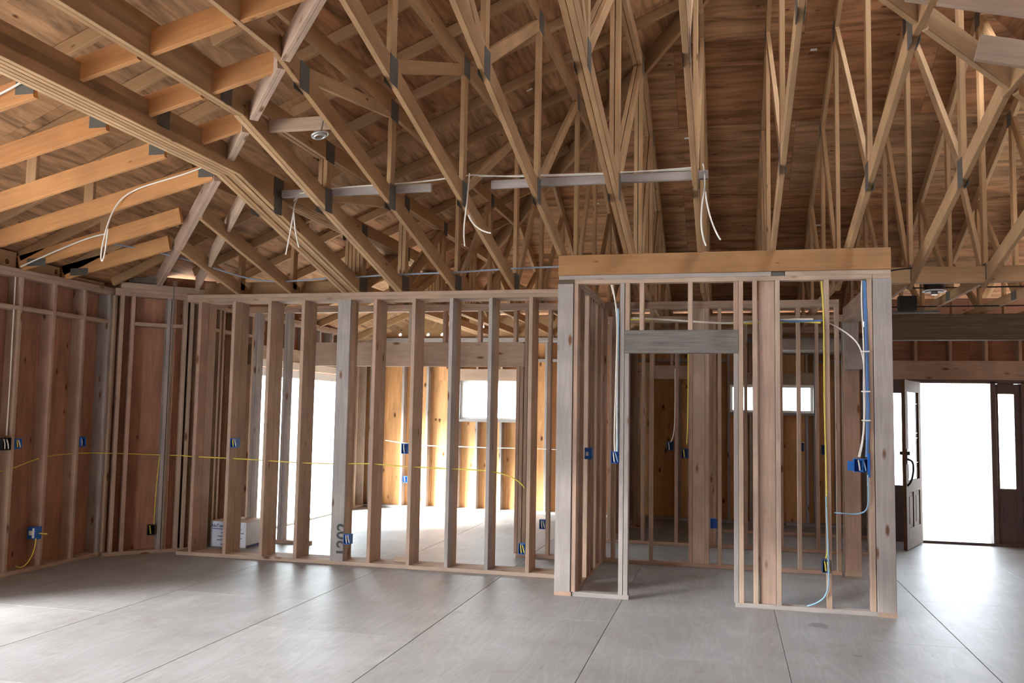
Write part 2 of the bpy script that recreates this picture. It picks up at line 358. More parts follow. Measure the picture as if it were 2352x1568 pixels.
# far outer wall with two windows
wf = thing('wall_far', 'far outer wall with bright orange sheathing and small high windows', 'wall', (-2, 13.3, 0), kind='structure')
ff = FR((0, 13.3, 0), (1, 0, 0), (0, 1, 0)); FTOP = 2.70
plates(ff, wf, (-5.79, 1.9), (0, .14), FTOP, mat='stud_pale')
win = [(-4.09, -3.16, 1.42, 2.03), (0.05, 1.21, 1.60, 2.00)]
fx_studs = [-5.6, -5.43, -5.05, -4.64, -4.13, -3.16, -2.72, -2.33, -1.93, -1.52, -1.12, -.70, -.3, .01, 1.21, 1.5, 1.86]
for x in fx_studs: fbox(ff, 'stud', wf, (x, x+T), (0, .14), (T, FTOP-2*T), 'stud_pale')
for a, b, z0, z1 in win:
    fbox(ff, 'header', wf, (a, b), (0, .14), (z1, z1+.18), 'stud'); fbox(ff, 'sill_plate', wf, (a, b), (0, .14), (z0-T, z0), 'stud_pale')
    x = a+.27
    while x < b-.1:
        fbox(ff, 'cripple', wf, (x, x+T), (0, .14), (T, z0-T), 'stud_pale'); fbox(ff, 'cripple', wf, (x, x+T), (0, .14), (z1+.18, FTOP-2*T), 'stud'); x += .39
for a, b in zip(fx_studs[:-1], fx_studs[1:]):
    if b-a < .6 and not (-4.2 < a < -3.2): fbox(ff, 'blocking', wf, (a+T, b), (0, .14), (2.33, 2.37), 'stud_pale')
xs = [-5.79, -4.57, -3.35, -2.13, -0.91, 0.31, 1.53, 1.9]
for a, b in zip(xs[:-1], xs[1:]):
    cuts = [(w[0], w[1], w[2], w[3]) for w in win if w[0] < b and w[1] > a]
    if not cuts: fbox(ff, 'sheathing', wf, (a+.002, b-.002), (.14, .152), (0, FTOP+.05), 'sheath_lit', grain=2)
    else:
        w = cuts[0]
        fbox(ff, 'sheathing', wf, (a+.002, b-.002), (.14, .152), (0, w[2]), 'sheath_lit', grain=2); fbox(ff, 'sheathing', wf, (a+.002, b-.002), (.14, .152), (w[3], FTOP+.05), 'sheath_lit', grain=2)
        if w[0] > a+.01: fbox(ff, 'sheathing', wf, (a+.002, w[0]), (.14, .152), (w[2], w[3]), 'sheath_lit', grain=2)
        if w[1] < b-.01: fbox(ff, 'sheathing', wf, (w[1], b-.002), (.14, .152), (w[2], w[3]), 'sheath_lit', grain=2)
for u_, z_ in (((-5.8, -4.1), (0, 2.75)), ((-4.1, -3.15), (0, 1.42)), ((-4.1, -3.15), (2.03, 2.75)), ((-3.15, .05), (0, 2.75)), ((.05, 1.21), (0, 1.6)), ((.05, 1.21), (2.0, 2.75)), ((1.21, 1.97), (0, 2.75))): seal_wrap(ff, wf, u_, .153, z_)
def window(name, label, fr, u, z, n0=.09, fw_=.035, mull=()):
    o, du, dn = fr; base = o+du*((u[0]+u[1])/2)+AX[2]*z[0]
    w = thing(name, label, 'window', base, kind='structure')
    fbox(fr, 'frame', w, (u[0], u[1]), (n0, n0+.06), (z[0], z[0]+fw_), 'vinyl'); fbox(fr, 'frame', w, (u[0], u[1]), (n0, n0+.06), (z[1]-fw_, z[1]), 'vinyl')
    fbox(fr, 'frame', w, (u[0], u[0]+fw_), (n0, n0+.06), (z[0]+fw_, z[1]-fw_), 'vinyl'); fbox(fr, 'frame', w, (u[1]-fw_, u[1]), (n0, n0+.06), (z[0]+fw_, z[1]-fw_), 'vinyl')
    edges = [u[0]+fw_]+list(mull)+[u[1]-fw_]
    for m in mull: fbox(fr, 'mullion', w, (m-.03, m+.03), (n0, n0+.06), (z[0]+fw_, z[1]-fw_), 'vinyl')
    for a, b in zip(edges[:-1], edges[1:]): fbox(fr, 'pane', w, (a, b), (n0+.028, n0+.032), (z[0]+fw_, z[1]-fw_), 'glass')
    return w
window('window_1', 'small high window in the far orange wall, seen between the studs', ff, (-4.09, -3.16), (1.42, 2.03))
window('window_2', 'small high white-framed window seen through the closet', ff, (.05, 1.21), (1.60, 2.00), mull=(.62,))

# left outer wall of the back room with the sliding glass door
wk = thing('wall_kitchen', 'outer wall beyond the hall with the wide glass door opening', 'wall', (-5.65, 11, 0), kind='structure')
fk = FR((-5.65, 0, 0), (0, 1, 0), (-1, 0, 0))
plates(fk, wk, (8.52, 13.3), (0, .14), gaps=[(9.78, 12.62)])
for y in (8.55, 8.62, 8.98, 9.06, 9.34, 9.42, 9.70, 9.74, 12.62, 12.66, 12.92, 13.24): fbox(fk, 'stud', wk, (y, y+T), (0, .14), (T, PLATE-2*T), 'stud')
fbox(fk, 'header', wk, (9.70, 12.70), (0, .14), (2.07, 2.33), 'stud')
for y in (9.95, 10.35, 10.75, 11.15, 11.55, 11.95, 12.35): fbox(fk, 'cripple', wk, (y, y+T), (0, .14), (2.33, PLATE-2*T), 'stud_pale')
for a, b in ((8.66, 8.98), (9.1, 9.34), (9.46, 9.70), (12.70, 12.92), (12.96, 13.24)): fbox(fk, 'blocking', wk, (a, b), (0, .14), (2.40, 2.438), 'stud')
for a, b, z0 in ((8.35, 9.1, 0), (9.1, 9.78, 0), (9.78, 11.2, 2.05), (11.2, 12.62, 2.05), (12.62, 13.45, 0)): fbox(fk, 'sheathing', wk, (a+.002, b-.002), (.14, .152), (z0, 2.9), 'sheath', grain=2)
for u_, z_ in (((8.3, 9.79), (0, 2.9)), ((9.79, 12.61), (2.05, 2.9)), ((12.61, 13.46), (0, 2.9))): seal_wrap(fk, wk, u_, .153, z_)
sd = thing('door_1', 'wide white-framed sliding glass door, blown out by daylight', 'door', (-5.72, 11.2, 0), kind='structure')
for a, b in ((9.78, 9.86), (11.17, 11.25), (12.54, 12.62)): fbox(fk, 'frame', sd, (a, b), (.03, .12), (.03, 2.03), 'vinyl')
fbox(fk, 'frame', sd, (9.78, 12.62), (.03, .12), (1.95, 2.05), 'vinyl'); fbox(fk, 'sill', sd, (9.78, 12.62), (.0, .15), (0.0, .035), 'vinyl')
for a, b in ((9.86, 11.17), (11.25, 12.54)): fbox(fk, 'pane', sd, (a, b), (.075, .081), (.035, 1.95), 'glass')
fbox(fk, 'plastic_wrap', sd, (9.8, 12.6), (-.012, -.002), (2.06, 2.16), 'plastic_wrap'); fbox(fk, 'plastic_wrap', sd, (12.60, 12.66), (-.012, -.002), (.12, 2.0), 'plastic_wrap')

# entry wall with front door
we = thing('wall_entry', 'dark entry wall with a deep header and short studs above the front door', 'wall', (3, 12.2, 0), kind='structure')
fe = FR((0, 12.15, 0), (1, 0, 0), (0, 1, 0))
plates(fe, we, (1.86, 5.6), (0, .14), 2.735, gaps=[(1.98, 3.70)])
fbox(fe, 'header', we, (1.90, 5.5), (0, .14), (2.05, 2.29), 'stud')
for x in (1.88, 1.94, 3.66, 3.70, 4.1, 4.5, 4.9, 5.3): fbox(fe, 'stud', we, (x, x+T), (0, .14), (T, 2.05), 'stud')
for x in (1.90, 2.335, 2.745, 3.16, 3.545, 3.95, 4.36, 4.77, 5.2): fbox(fe, 'cripple', we, (x, x+T), (0, .14), (2.29, PLATE-2*T), 'stud')
for a, b in ((1.8, 3.02), (3.02, 4.24), (4.24, 5.6)): fbox(fe, 'sheathing', we, (a+.002, b-.002), (.14, .152), (2.05, 3.1), 'sheath')
fbox(fe, 'sheathing', we, (3.72, 5.6), (.14, .152), (0, 2.05), 'sheath')
for u_, z_ in (((1.8, 5.6), (2.05, 3.1)), ((3.66, 5.6), (0, 2.05))): seal_wrap(fe, we, u_, .153, z_)
wj = thing('wall_jog', 'short outer wall between the far wall and the entry', 'wall', (1.9, 12.8, 0), kind='structure')
fj = FR((1.86, 0, 0), (0, 1, 0), (1, 0, 0))
seal_wrap(fj, wj, (12.3, 13.45), .113, (0, 3.05)); fbox(fj, 'gable_sheathing', wj, (12.3, 12.9), (.10, .112), (3.0, 3.27), 'sheath')
plates(fj, wj, (12.3, 13.44), (0, .10))
for y in (12.3, 12.7, 13.1, 13.4): fbox(fj, 'stud', wj, (y, y+T), (0, .10), (T, PLATE-2*T), 'stud')
fbox(fj, 'sheathing', wj, (12.3, 13.45), (.10, .112), (0, 3.0), 'sheath', grain=2)
# front door unit: jambs, sidelights; the leaf stands open
du = thing('door_2', 'dark entry door unit with narrow glass sidelights around a bright opening', 'door', (2.8, 12.15, 0), kind='structure')
for a, b in ((2.31, 2.36), (3.21, 3.27)): fbox(fe, 'jamb', du, (a, b), (.0, .15), (.0, 2.03), 'frame')
fbox(fe, 'head_jamb', du, (1.98, 3.70), (.0, .15), (2.005, 2.05), 'frame'); fbox(fe, 'threshold', du, (1.98, 3.70), (-.02, .17), (0, .03), 'frame')
def sidelight(a, b):
    fbox(fe, 'stile', du, (a, a+.045), (.05, .10), (.03, 2.0), 'frame'); fbox(fe, 'stile', du, (b-.07, b), (.05, .10), (.03, 2.0), 'frame')
    fbox(fe, 'rail', du, (a+.045, b-.07), (.05, .10), (1.875, 2.006), 'frame'); fbox(fe, 'rail', du, (a+.045, b-.07), (.05, .10), (.60, .70), 'frame'); fbox(fe, 'rail', du, (a+.045, b-.07), (.05, .10), (.03, .23), 'frame')
    fbox(fe, 'panel', du, (a+.045, b-.07), (.06, .09), (.23, .60), 'frame'); p = fbox(fe, 'raised_panel', du, (a+.075, b-.10), (.045, .06), (.27, .56), 'frame')
    fbox(fe, 'pane', du, (a+.045, b-.07), (.073, .078), (.70, 1.875), 'glass')
    for z in (1.0, 1.3, 1.6): fbox(fe, 'came', du, (a+.045, b-.07), (.07, .073), (z, z+.006), 'lead')
    fbox(fe, 'came', du, ((a+b)/2-.015, (a+b)/2-.009), (.07, .073), (.75, 1.85), 'lead')
sidelight(3.265, 3.56); sidelight(1.985, 2.30)
fbox(fe, 'jamb', du, (3.56, 3.66), (.0, .15), (.0, 2.03), 'frame')
# open door leaf
h = Vector((2.36, 12.06, 0)); tip = Vector((2.025, 11.25, 0)); dd = (tip-h).normalized(); dn_ = Vector((dd.y, -dd.x, 0))
if dn_.x < 0: dn_ = -dn_
leaf = thing('front_door', 'dark wooden front door with leaded glass panel, standing open', 'door', h)
fd = (h+AX[2]*0.012, dd, dn_); DW = 0.86; t_ = (-.02, .022)
fbox(fd, 'stile', leaf, (0, .13), t_, (0, 2.0), 'door'); fbox(fd, 'stile', leaf, (DW-.13, DW), t_, (0, 2.0), 'door')
for z in ((1.86, 2.0), (.66, .80), (0, .24)): fbox(fd, 'rail', leaf, (.13, DW-.13), t_, z, 'door')
fbox(fd, 'mid_stile', leaf, (DW/2-.05, DW/2+.05), t_, (.24, .66), 'door')
for a in (.13, DW/2+.05):
    fbox(fd, 'panel', leaf, (a, a+.25), (-.008, .010), (.24, .66), 'door', grain=2); fbox(fd, 'raised_panel', leaf, (a+.045, a+.205), (-.016, .018), (.29, .61), 'door', grain=2)
gp = fbox(fd, 'glass_panel', leaf, (.13, DW-.13), (-.002, .004), (.80, 1.86), 'glass', grain=2)
for a in (.13+.09, .13+.3, .13+.51): fbox(fd, 'came', gp, (a-.004, a+.004), (.004, .008), (.82, 1.84), 'lead')
for z in (1.0, 1.30, 1.36, 1.72): fbox(fd, 'came', gp, (.13, DW-.13), (.004, .008), (z-.004, z+.004), 'lead')
for sgn, nn in ((1, .022), (-1, -.02)):
    def hp(u, n, z): return h + dd*u + dn_*(nn+sgn*n) + AX[2]*z
    if sgn > 0: tube('handle', [hp(DW-.06, .0, 1.07), hp(DW-.06, .06, 1.06), hp(DW-.06, .07, 1.0), hp(DW-.06, .065, .88), hp(DW-.06, .03, .78), hp(DW-.06, .0, .76)], .012, 'black', leaf)
    fbox(fd, 'handle_plate', leaf, (DW-.085, DW-.035), (nn, nn+sgn*.008) if sgn > 0 else (nn-.008, nn), (1.0, 1.18), 'black')
    tube('deadbolt', [hp(DW-.06, 0, 1.14), hp(DW-.06, .035, 1.14)], .022, 'black', leaf)

# beam over the entry
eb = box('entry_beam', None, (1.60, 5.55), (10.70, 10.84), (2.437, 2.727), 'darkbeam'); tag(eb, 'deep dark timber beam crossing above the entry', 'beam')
eb2 = thing('entry_post', 'square post under the entry beam hidden behind the closet corner', 'post', (1.7, 10.8, 0))
box('shaft', eb2, (1.62, 1.76), (10.70, 10.84), (T, 2.437), 'stud'); box('foot', eb2, (1.61, 1.77), (10.69, 10.85), (0, T), 'stud')
sb_ = box('ceiling_beam', None, (1.30, 5.5), (8.265, 8.345), (2.735, 2.875), 'truss'); tag(sb_, 'flush ceiling beam joining the trusses to the right of the closet', 'beam')

# walls out of the picture that close the house and hold the other windows
pr = box('added_shade_roof', None, (-9.2, -6.46), (-3.5, 5.9), (2.62, 2.72), 'solid'); tag(pr, 'added roof outside the great room opening, blocking the sun', 'shade roof', kind='structure')  # unseen roof added to keep direct sun off the great room floor
pe = box('added_shade_roof', None, (0.4, 5.6), (12.45, 15.4), (2.45, 2.60), 'solid'); tag(pe, 'porch roof added outside the front door to dim the sky', 'shade roof', kind='structure')  # unseen roof added to cut sky light at the entry and darken its floor
wr = box('wall_right', None, (5.5, 5.65), (-2.6, 12.3), (0, 2.735), 'sheath'); tag(wr, 'right outer wall of the great room', 'wall', kind='structure')
wfr = thing('wall_front', 'front wall behind the viewer with tall windows', 'wall', (0, -2.5, 0), kind='structure')
for a, b in ((-6.4, -6.0), (-4.8, 5.5)): box('pier', wfr, (a, b), (-2.65, -2.5), (0, 2.735), 'sheath')
box('header', wfr, (-6.4, 5.5), (-2.65, -2.5), (2.4, 2.735), 'sheath'); box('sill', wfr, (-6.4, 5.5), (-2.65, -2.5), (0, .1), 'sheath')

# ------------------------------------------------------------------ closet framing in front
wcl = thing('wall_closet', 'closet front framing with a grey header over its doorway and big corner posts', 'wall', (0, 7.53, 0), kind='structure')
fq = FR((0, 7.525, 0), (1, 0, 0), (0, 1, 0))
CT = 2.745
fbox(fq, 'bottom_plate', wcl, (-1.28, -.80), N4, (0, T), 'stud_pale'); fbox(fq, 'bottom_plate', wcl, (.065, 1.15), N4, (0, T), 'stud_pale')
fbox(fq, 'top_plate', wcl, (-1.293, 1.142), N4, (CT-2*T, CT-T), 'stud'); fbox(fq, 'top_plate', wcl, (-1.425, .36), N4, (CT-T, CT), 'stud_pale'); fbox(fq, 'top_plate', wcl, (.47, 1.283), N4, (CT-T, CT), 'stud')
fbox(fq, 'strap', wcl, (.365, .465), (.002, .087), (CT-T, CT-.002), 'steel')
fbox(fq, 'beam', wcl, (-1.43, 1.285), (-.01, .13), (CT, 2.922), 'beam')
lp = fbox(fq, 'post', wcl, (-1.43, -1.294), (-.012, .13), (T, CT-2*T), 'stud_pale'); fbox(fq, 'post_foot', wcl, (-1.43, -1.285), (-.012, .13), (0, T), 'stud')
fbox(fq, 'post_cap', wcl, (-1.427, -1.294), (-.01, .12), (CT-2*T, CT-T), 'darkbeam'); fbox(fq, 'post_cap', wcl, (1.145, 1.283), (-.01, .12), (CT-2*T, CT-T), 'stud')
fbox(fq, 'post', wcl, (1.145, 1.286), (-.012, .13), (T, CT-2*T), 'stud_pale'); fbox(fq, 'post_foot', wcl, (1.15, 1.288), (-.012, .13), (0, T), 'stud')
SB, ST = T, CT-2*T
for x, m in ((-1.290, 'stud'), (-.888, 'stud_pale'), (.097, 'stud'), (.21, 'stud'), (.39, 'stud'), (.775, 'stud'), (1.102, 'stud')): fbox(fq, 'stud', wcl, (x, x+T), N4, (SB, ST), m)
fbox(fq, 'stud', wcl, (.26, .388), (.03, .03+T), (SB, ST), 'stud')
fbox(fq, 'trimmer', wcl, (-.846, -.808), N4, (SB, 2.065), 'stud_pale'); fbox(fq, 'trimmer', wcl, (.057, .095), N4, (SB, 2.065), 'stud_pale')
hd = fbox(fq, 'header', wcl, (-.848, .095), (-.004, .089), (2.067, 2.262), 'greyed'); hd['label'] = 'grey weathered header board with a dark knot'
for x in (-.844, -.722, -.316, .057): fbox(fq, 'cripple', wcl, (x, x+T), N4, (2.263, ST), 'stud')
# closet left side wall running back to the hall wall
wcs = thing('wall_closet_side', 'dark closet side wall of close-set studs running back from the corner post', 'wall', (-1.3, 8.4, 0), kind='structure')
fz = FR((-1.262, 0, 0), (0, 1, 0), (-1, 0, 0))
plates(fz, wcs, (7.66, 9.33), (0, .14), CT-.01)
for y in (7.66, 7.70, 7.93, 8.22, 8.265, 8.40, 8.60, 8.80, 9.02, 9.20, 9.28): fbox(fz, 'stud', wcs, (y, y+T), (0, .14), (T, CT-.01-2*T), 'stud')
fbox(fz, 'stud', wcs, (7.78, 7.92), (.05, .088), (T, CT-.01-2*T), 'stud')
fbox(fz, 'stud', wcs, (8.46, 8.59), (.05, .088), (T, CT-.01-2*T), 'stud'); fbox(fz, 'stud', wcs, (8.85, 8.99), (.05, .088), (T, CT-.01-2*T), 'stud')
# closet right side: rear post and header
wcr = thing('wall_closet_end', 'open closet end with a thick rear post and header', 'wall', (1.2, 8.6, 0), kind='structure')
box('post', wcr, (1.13, 1.283), (9.33, 9.45), (T, 2.20), 'stud'); box('post_foot', wcr, (1.125, 1.288), (9.325, 9.455), (0, T), 'stud')
box('header', wcr, (1.15, 1.28), (7.66, 9.45), (2.50, 2.66), 'stud'); box('block', wcr, (1.13, 1.283), (9.33, 9.45), (2.20, 2.50), 'stud_pale')
box('brace', wcr, (1.15, 1.28), (9.10, 9.33), (2.02, 2.20), 'stud_pale')

# ------------------------------------------------------------------ roof deck (ceiling)
K = .42
def zB(Y): return 2.945+K*(13.7-Y)
def zLp(X, Y): return 2.945+K*(X+5.85-.21*(Y-9))
def zF(Y): return 2.945+K*(Y+2.9)
def zR(X): return 2.945+K*(7.6-X)
RIDGE_Y = (13.7-2.9)/2
def yhip(X): return (13.7-5.85-1.89-X)/.79            # left plane meets back plane
def yhipf(X): return (X+5.85+1.89-2.9)/1.21           # left plane meets front plane
ceil = thing('ceiling', 'bare underside of the roof: dark plywood deck sheets, rafters and blocking', 'ceiling', (0, 5, 5), kind='structure')
def clip(poly, f):
    out = []
    for i, p in enumerate(poly):
        q = poly[(i+1) % len(poly)]; a, b = f(*p), f(*q)
        if a >= 0: out.append(p)
        if a*b < 0:
            t = a/(a-b); out.append((p[0]+t*(q[0]-p[0]), p[1]+t*(q[1]-p[1])))
    return out
def deck_plane(zf, cons, x, y, lx, ly, rot):
    j = 0; yy = y[0]
    while yy < y[1]:
        xx = x[0]-(lx/2 if (j % 2 and not rot) else 0)
        i = 0
        while xx < x[1]:
            y0 = yy-(ly/2 if (rot and i % 2) else 0)
            poly = [(xx+.0015, y0+.0015), (xx+lx-.0015, y0+.0015), (xx+lx-.0015, y0+ly-.0015), (xx+.0015, y0+ly-.0015)]
            for c in cons: poly = clip(poly, c) if len(poly) > 2 else []
            if len(poly) > 2:
                cx = sum(p[0] for p in poly)/len(poly); cy = sum(p[1] for p in poly)/len(poly); cz = zf(cx, cy)
                R = Matrix.Rotation(math.pi/2, 4, 'Z') if rot else Matrix.Identity(4); Ri = R.inverted()
                v = [Ri @ Vector((p[0]-cx, p[1]-cy, zf(*p)-cz)) for p in poly] + [Ri @ Vector((p[0]-cx, p[1]-cy, zf(*p)-cz+.013)) for p in poly]
                n = len(poly); f = [tuple(range(n-1, -1, -1)), tuple(range(n, 2*n))]+[(k, (k+1) % n, n+(k+1) % n, n+k) for k in range(n)]
                me = bpy.data.meshes.new('roof_panel'); me.from_pydata(v, [], f); me.materials.append(M['deck']); me.update()
                o = bpy.data.objects.new('roof_panel', me); o.matrix_basis = Matrix.Translation((cx, cy, cz)) @ R; link(o, ceil)
            xx += lx; i += 1
        yy += ly; j += 1
dB = lambda X, Y: zB(Y)
back_c = [lambda X, Y: zLp(X, Y)-zB(Y), lambda X, Y: zR(X)-zB(Y), lambda X, Y: Y-RIDGE_Y, lambda X, Y: 13.55-Y]
deck_plane(dB, back_c, (-6.6, 7.2), (RIDGE_Y-.3, 13.95), 2.44, 1.12, False)
left_c = [lambda X, Y: zB(Y)-zLp(X, Y), lambda X, Y: zF(Y)-zLp(X, Y), lambda X, Y: X+6.5-.12*max(0, Y-7.5), lambda X, Y: 13.55-Y]
deck_plane(zLp, left_c, (-6.7, 1.5), (-3.2, 13.9), 1.12, 2.44, True)
deck_plane(lambda X, Y: zF(Y), [lambda X, Y: zLp(X, Y)-zF(Y), lambda X, Y: zR(X)-zF(Y), lambda X, Y: RIDGE_Y-Y, lambda X, Y: Y+3.2], (-6.7, 7.2), (-3.2, RIDGE_Y), 2.44, 1.12, False)
deck_plane(lambda X, Y: zR(X), [lambda X, Y: zB(Y)-zR(X), lambda X, Y: zF(Y)-zR(X), lambda X, Y: 7.6-X], (2.0, 7.6), (-3.2, 13.9), 1.12, 2.44, True)
def seal_felt(zf, cons, x, y):  # added shell that stops sky showing through the deck joints
    poly = [(x[0], y[0]), (x[1], y[0]), (x[1], y[1]), (x[0], y[1])]
    for c in cons: poly = clip(poly, c)
    v = [(p[0], p[1], zf(*p)+.014) for p in poly]+[(p[0], p[1], zf(*p)+.02) for p in poly]; n = len(poly)
    me = bpy.data.meshes.new('light_seal_felt'); me.from_pydata(v, [], [tuple(range(n-1, -1, -1)), tuple(range(n, 2*n))]+[(k, (k+1) % n, n+(k+1) % n, n+k) for k in range(n)]); me.materials.append(M['black']); me.update()
    link(bpy.data.objects.new('light_seal_felt', me), ceil)
seal_felt(dB, back_c, (-8, 7.6), (RIDGE_Y-.3, 13.95)); seal_felt(zLp, [left_c[0], left_c[1], lambda X, Y: X+6.5, lambda X, Y: 8.2-Y], (-6.7, 4), (-3.2, 13.9)); seal_felt(zLp, [left_c[0], left_c[1], lambda X, Y: X+5.95, lambda X, Y: Y-8.15, lambda X, Y: 13.55-Y], (-6.7, 4), (-3.2, 13.9))
seal_felt(lambda X, Y: zF(Y), [lambda X, Y: zLp(X, Y)-zF(Y), lambda X, Y: zR(X)-zF(Y), lambda X, Y: RIDGE_Y-Y, lambda X, Y: Y+3.2], (-8, 7.6), (-3.2, RIDGE_Y+.1))
seal_felt(lambda X, Y: zR(X), [lambda X, Y: zB(Y)-zR(X), lambda X, Y: zF(Y)-zR(X), lambda X, Y: 7.6-X], (1.5, 7.6), (-3.2, 13.9))
# rafters of the left hip end, laid over the flat-topped trusses
y = 3.0
while y < 13.2:
    xh = min((13.7-y)-5.85+.21*(y-9), (y+2.9)-5.85+.21*(y-9)) - .05
    x0 = -6.25 if y < 8 else -5.7
    if xh-x0 > .3 and y > 7.4: beam('rafter', ceil, (x0, y, zLp(x0, y)-.002), (xh, y, zLp(xh, y)-.002), T, .089, 'truss', 'top')
    elif xh > -3.6: beam('rafter', ceil, (-3.6, y, zLp(-3.6, y)-.002), (xh, y, zLp(xh, y)-.002), T, .089, 'truss', 'top')
    y += .61
def hip_pt(X): return (X, yhip(X), zB(yhip(X)))
a, b = hip_pt(-5.0), hip_pt(0.9)
beam('hip_rafter', ceil, (a[0], a[1], a[2]-.03), (b[0], b[1], b[2]-.03), T, .19, 'truss', 'top')

# ------------------------------------------------------------------ trusses
SL = .255
def zc(Y): return PLATE+SL*(8.265-Y)                  # vaulted ceiling line, back slope
FRONT = -2.5; VR = (8.265+FRONT)/2
def plate_(t, x, Y, z, s=.13, hh=.17, side=1):
    box('connector_plate', t, (x+side*T/2+(0.0005 if side > 0 else -.0025), x+side*T/2+(.0025 if side > 0 else -.0005)), (Y-s/2, Y+s/2), (z-hh/2, z+hh/2), 'steel', .0002, grain=1)
def truss(x, label, plies=1, full=True):
    t = thing('roof_truss', label, 'roof truss', (x, 8.3, PLATE), 'roof trusses over the great room')
    yl, yr = 2.0-x, 3.96+x                              # where the ceiling hips cut this truss
    yk = max(yl, yr, VR)
    zk = zc(yk); ykf = FRONT+(8.265-yk)
    yh = max(yhip(x), RIDGE_Y); flat = yh > RIDGE_Y+.05
    ztop = zB(yh)-(.095 if flat else 0)
    yhf = yhipf(x) if flat else RIDGE_Y
    def under(Y):                                       # underside of the top chord
        if Y >= yh: return zB(Y)-.145
        if flat and Y > yhf: return ztop-.14
        return zF(Y)-.145
    for p in range(plies):
        xx = x+(p-(plies-1)/2)*(T+.004); dz_ = random.uniform(-.006, .006) if plies > 1 else 0
        E1 = lambda Y, z: (xx, Y, z)
        pts = []
        beam('bottom_chord', t, E1(8.42, zc(8.42)+dz_), E1(yk, zk+dz_), T, .13, 'truss')
        if yk > VR+.05: beam('bottom_chord', t, E1(yk+.02, zk+.003+dz_), E1(ykf, zk+.003+dz_), T, .13, 'truss')
        if p == 0 or plies < 3: beam('bottom_chord', t, E1(ykf, zc(yk)), E1(FRONT, PLATE), T, .13, 'truss')
        beam('bottom_chord', t, E1(8.30, PLATE+.004), E1(13.42, PLATE+.004), T, .089, 'truss')
        beam('top_chord', t, E1(13.52, zB(13.52)), E1(yh, zB(yh)), T, .13, 'truss', 'top')
        if flat: beam('top_chord', t, E1(yh+.1, ztop), E1(yhf, ztop), T, .13, 'truss', 'top')
        beam('top_chord', t, E1(-2.8, zF(-2.8)), E1(yhf if flat else RIDGE_Y, zF(yhf if flat else RIDGE_Y)), T, .13, 'truss', 'top')
        def web(Y0, z0, Y1, z1):
            beam('web', t, E1(Y0, z0), E1(Y1, z1), T-.002, .089, 'truss', 'centre', side=Vector((1, 0, 0)))
        bt = lambda Y: zc(Y)+.10 if Y < 8.26 and Y > yk else (zk+.12 if Y <= yk else PLATE+.06)
        j1 = min(6.53, yk+1.9) if yk > 4.2 else 6.53
        j0 = j1-1.55
        web(8.36, PLATE+.06, 8.36, under(8.36)+.05)
        if under(j1)-bt(j1) > .25:
            web(j1, bt(j1), j1, under(j1)+.05)
            web(j1+.03, bt(j1)+.02, 8.30, under(8.30)+.03)
            web(j1-.02, under(j1)+.03, max(j0, VR), bt(max(j0, VR)))
        if under(j0)-bt(j0) > .25:
            web(j0, bt(j0), j0, under(j0)+.05)
            if full and under(3.4)-bt(3.4) > .4: web(j0-.03, bt(j0)+.02, 3.5, under(3.5)+.02); web(3.45, bt(3.45), 3.45, under(3.45)+.05)
        for a_, b_ in ((8.40, 9.55), (9.60, 10.85), (10.90, 12.1)):
            if under(b_)-PLATE > .25:
                web(a_+.02, PLATE+.08, b_, under(b_)+.03); web(b_+.04, PLATE+.06, b_+.04, under(b_+.04)+.05)
    xe = x+(plies-1)/2*(T+.004); xw = x-(plies-1)/2*(T+.004)
    for Y, z, s, hh in ((8.34, PLATE+.09, .20, .15), (j1, bt(j1)-.03, .13, .20), (8.33, under(8.33)+.04, .14, .16), (j1, under(j1)+.05, .16, .16), (j0, bt(j0)-.03, .13, .18), (9.6, PLATE+.05, .16, .09), (9.6, under(9.6)+.05, .13, .15)):
        if Y > FRONT: plate_(t, xe, Y, z, s, hh, 1); plate_(t, xw, Y, z, s, hh, -1)
    return t
truss(-3.72, 'thick five-ply girder truss, pale boards laid side by side', 5, False)
txs = [-3.2, -2.62, -2.02, -1.42, -.82, -.22, .38, .985, 1.59, 2.19, 2.79, 3.39]
for i, x in enumerate(txs):
    truss(x, 'wooden roof truss, %s from the thick five-ply girder truss' % (['next to' if i == 0 else ordinal(i)][0]) if i else 'wooden roof truss right beside the thick five-ply girder truss', 2 if i in (0, 4) else 1)

# jack trusses of the left hip end
JY = [4.22, 4.84, 5.455, 6.07, 6.72, 7.27]
for i, y in enumerate(JY):
    t = thing('jack_truss', 'orange jack truss under the left hip roof, %s the angled corner' % (['sixth from', 'fifth from', 'fourth from', 'third from', 'second from', 'nearest'][i]), 'roof truss', (-6.27, y, 2.775), 'jack trusses of the hip end')
    xe = -3.925 if i < 4 else {4: -4.64, 5: -5.13}[i]
    zl = lambda X: PLATE+SL*(X+6.27)
    beam('bottom_chord', t, (-6.30, y, zl(-6.30)+.035), (xe, y, zl(xe)), T, .14, 'jack')
    xt = min(-3.83, 2.0-y+.15)
    beam('top_chord', t, (-6.33, y, zLp(-6.33, y)-.003), (xt, y, zLp(xt, y)-.003), T, .10, 'truss', 'top')
    xm = (xe-6.2)/2
    if zLp(xm, y)-zl(xm) > .3: beam('web', t, (xm, y, zl(xm)+.1), (xm, y, zLp(xm, y)-.08), T-.002, .089, 'truss', 'centre', side=Vector((0, 1, 0)))
    if i < 4: box('hanger', t, (xe-.13, xe+.0), (y-T/2-.003, y-T/2-.0005), (zl(xe)+.02, zl(xe)+.10), 'steel', .0002)
    box('heel_plate', t, (-6.22, -6.02), (y-T/2-.003, y-T/2-.0005), (2.80, 2.87), 'steel', .0002)
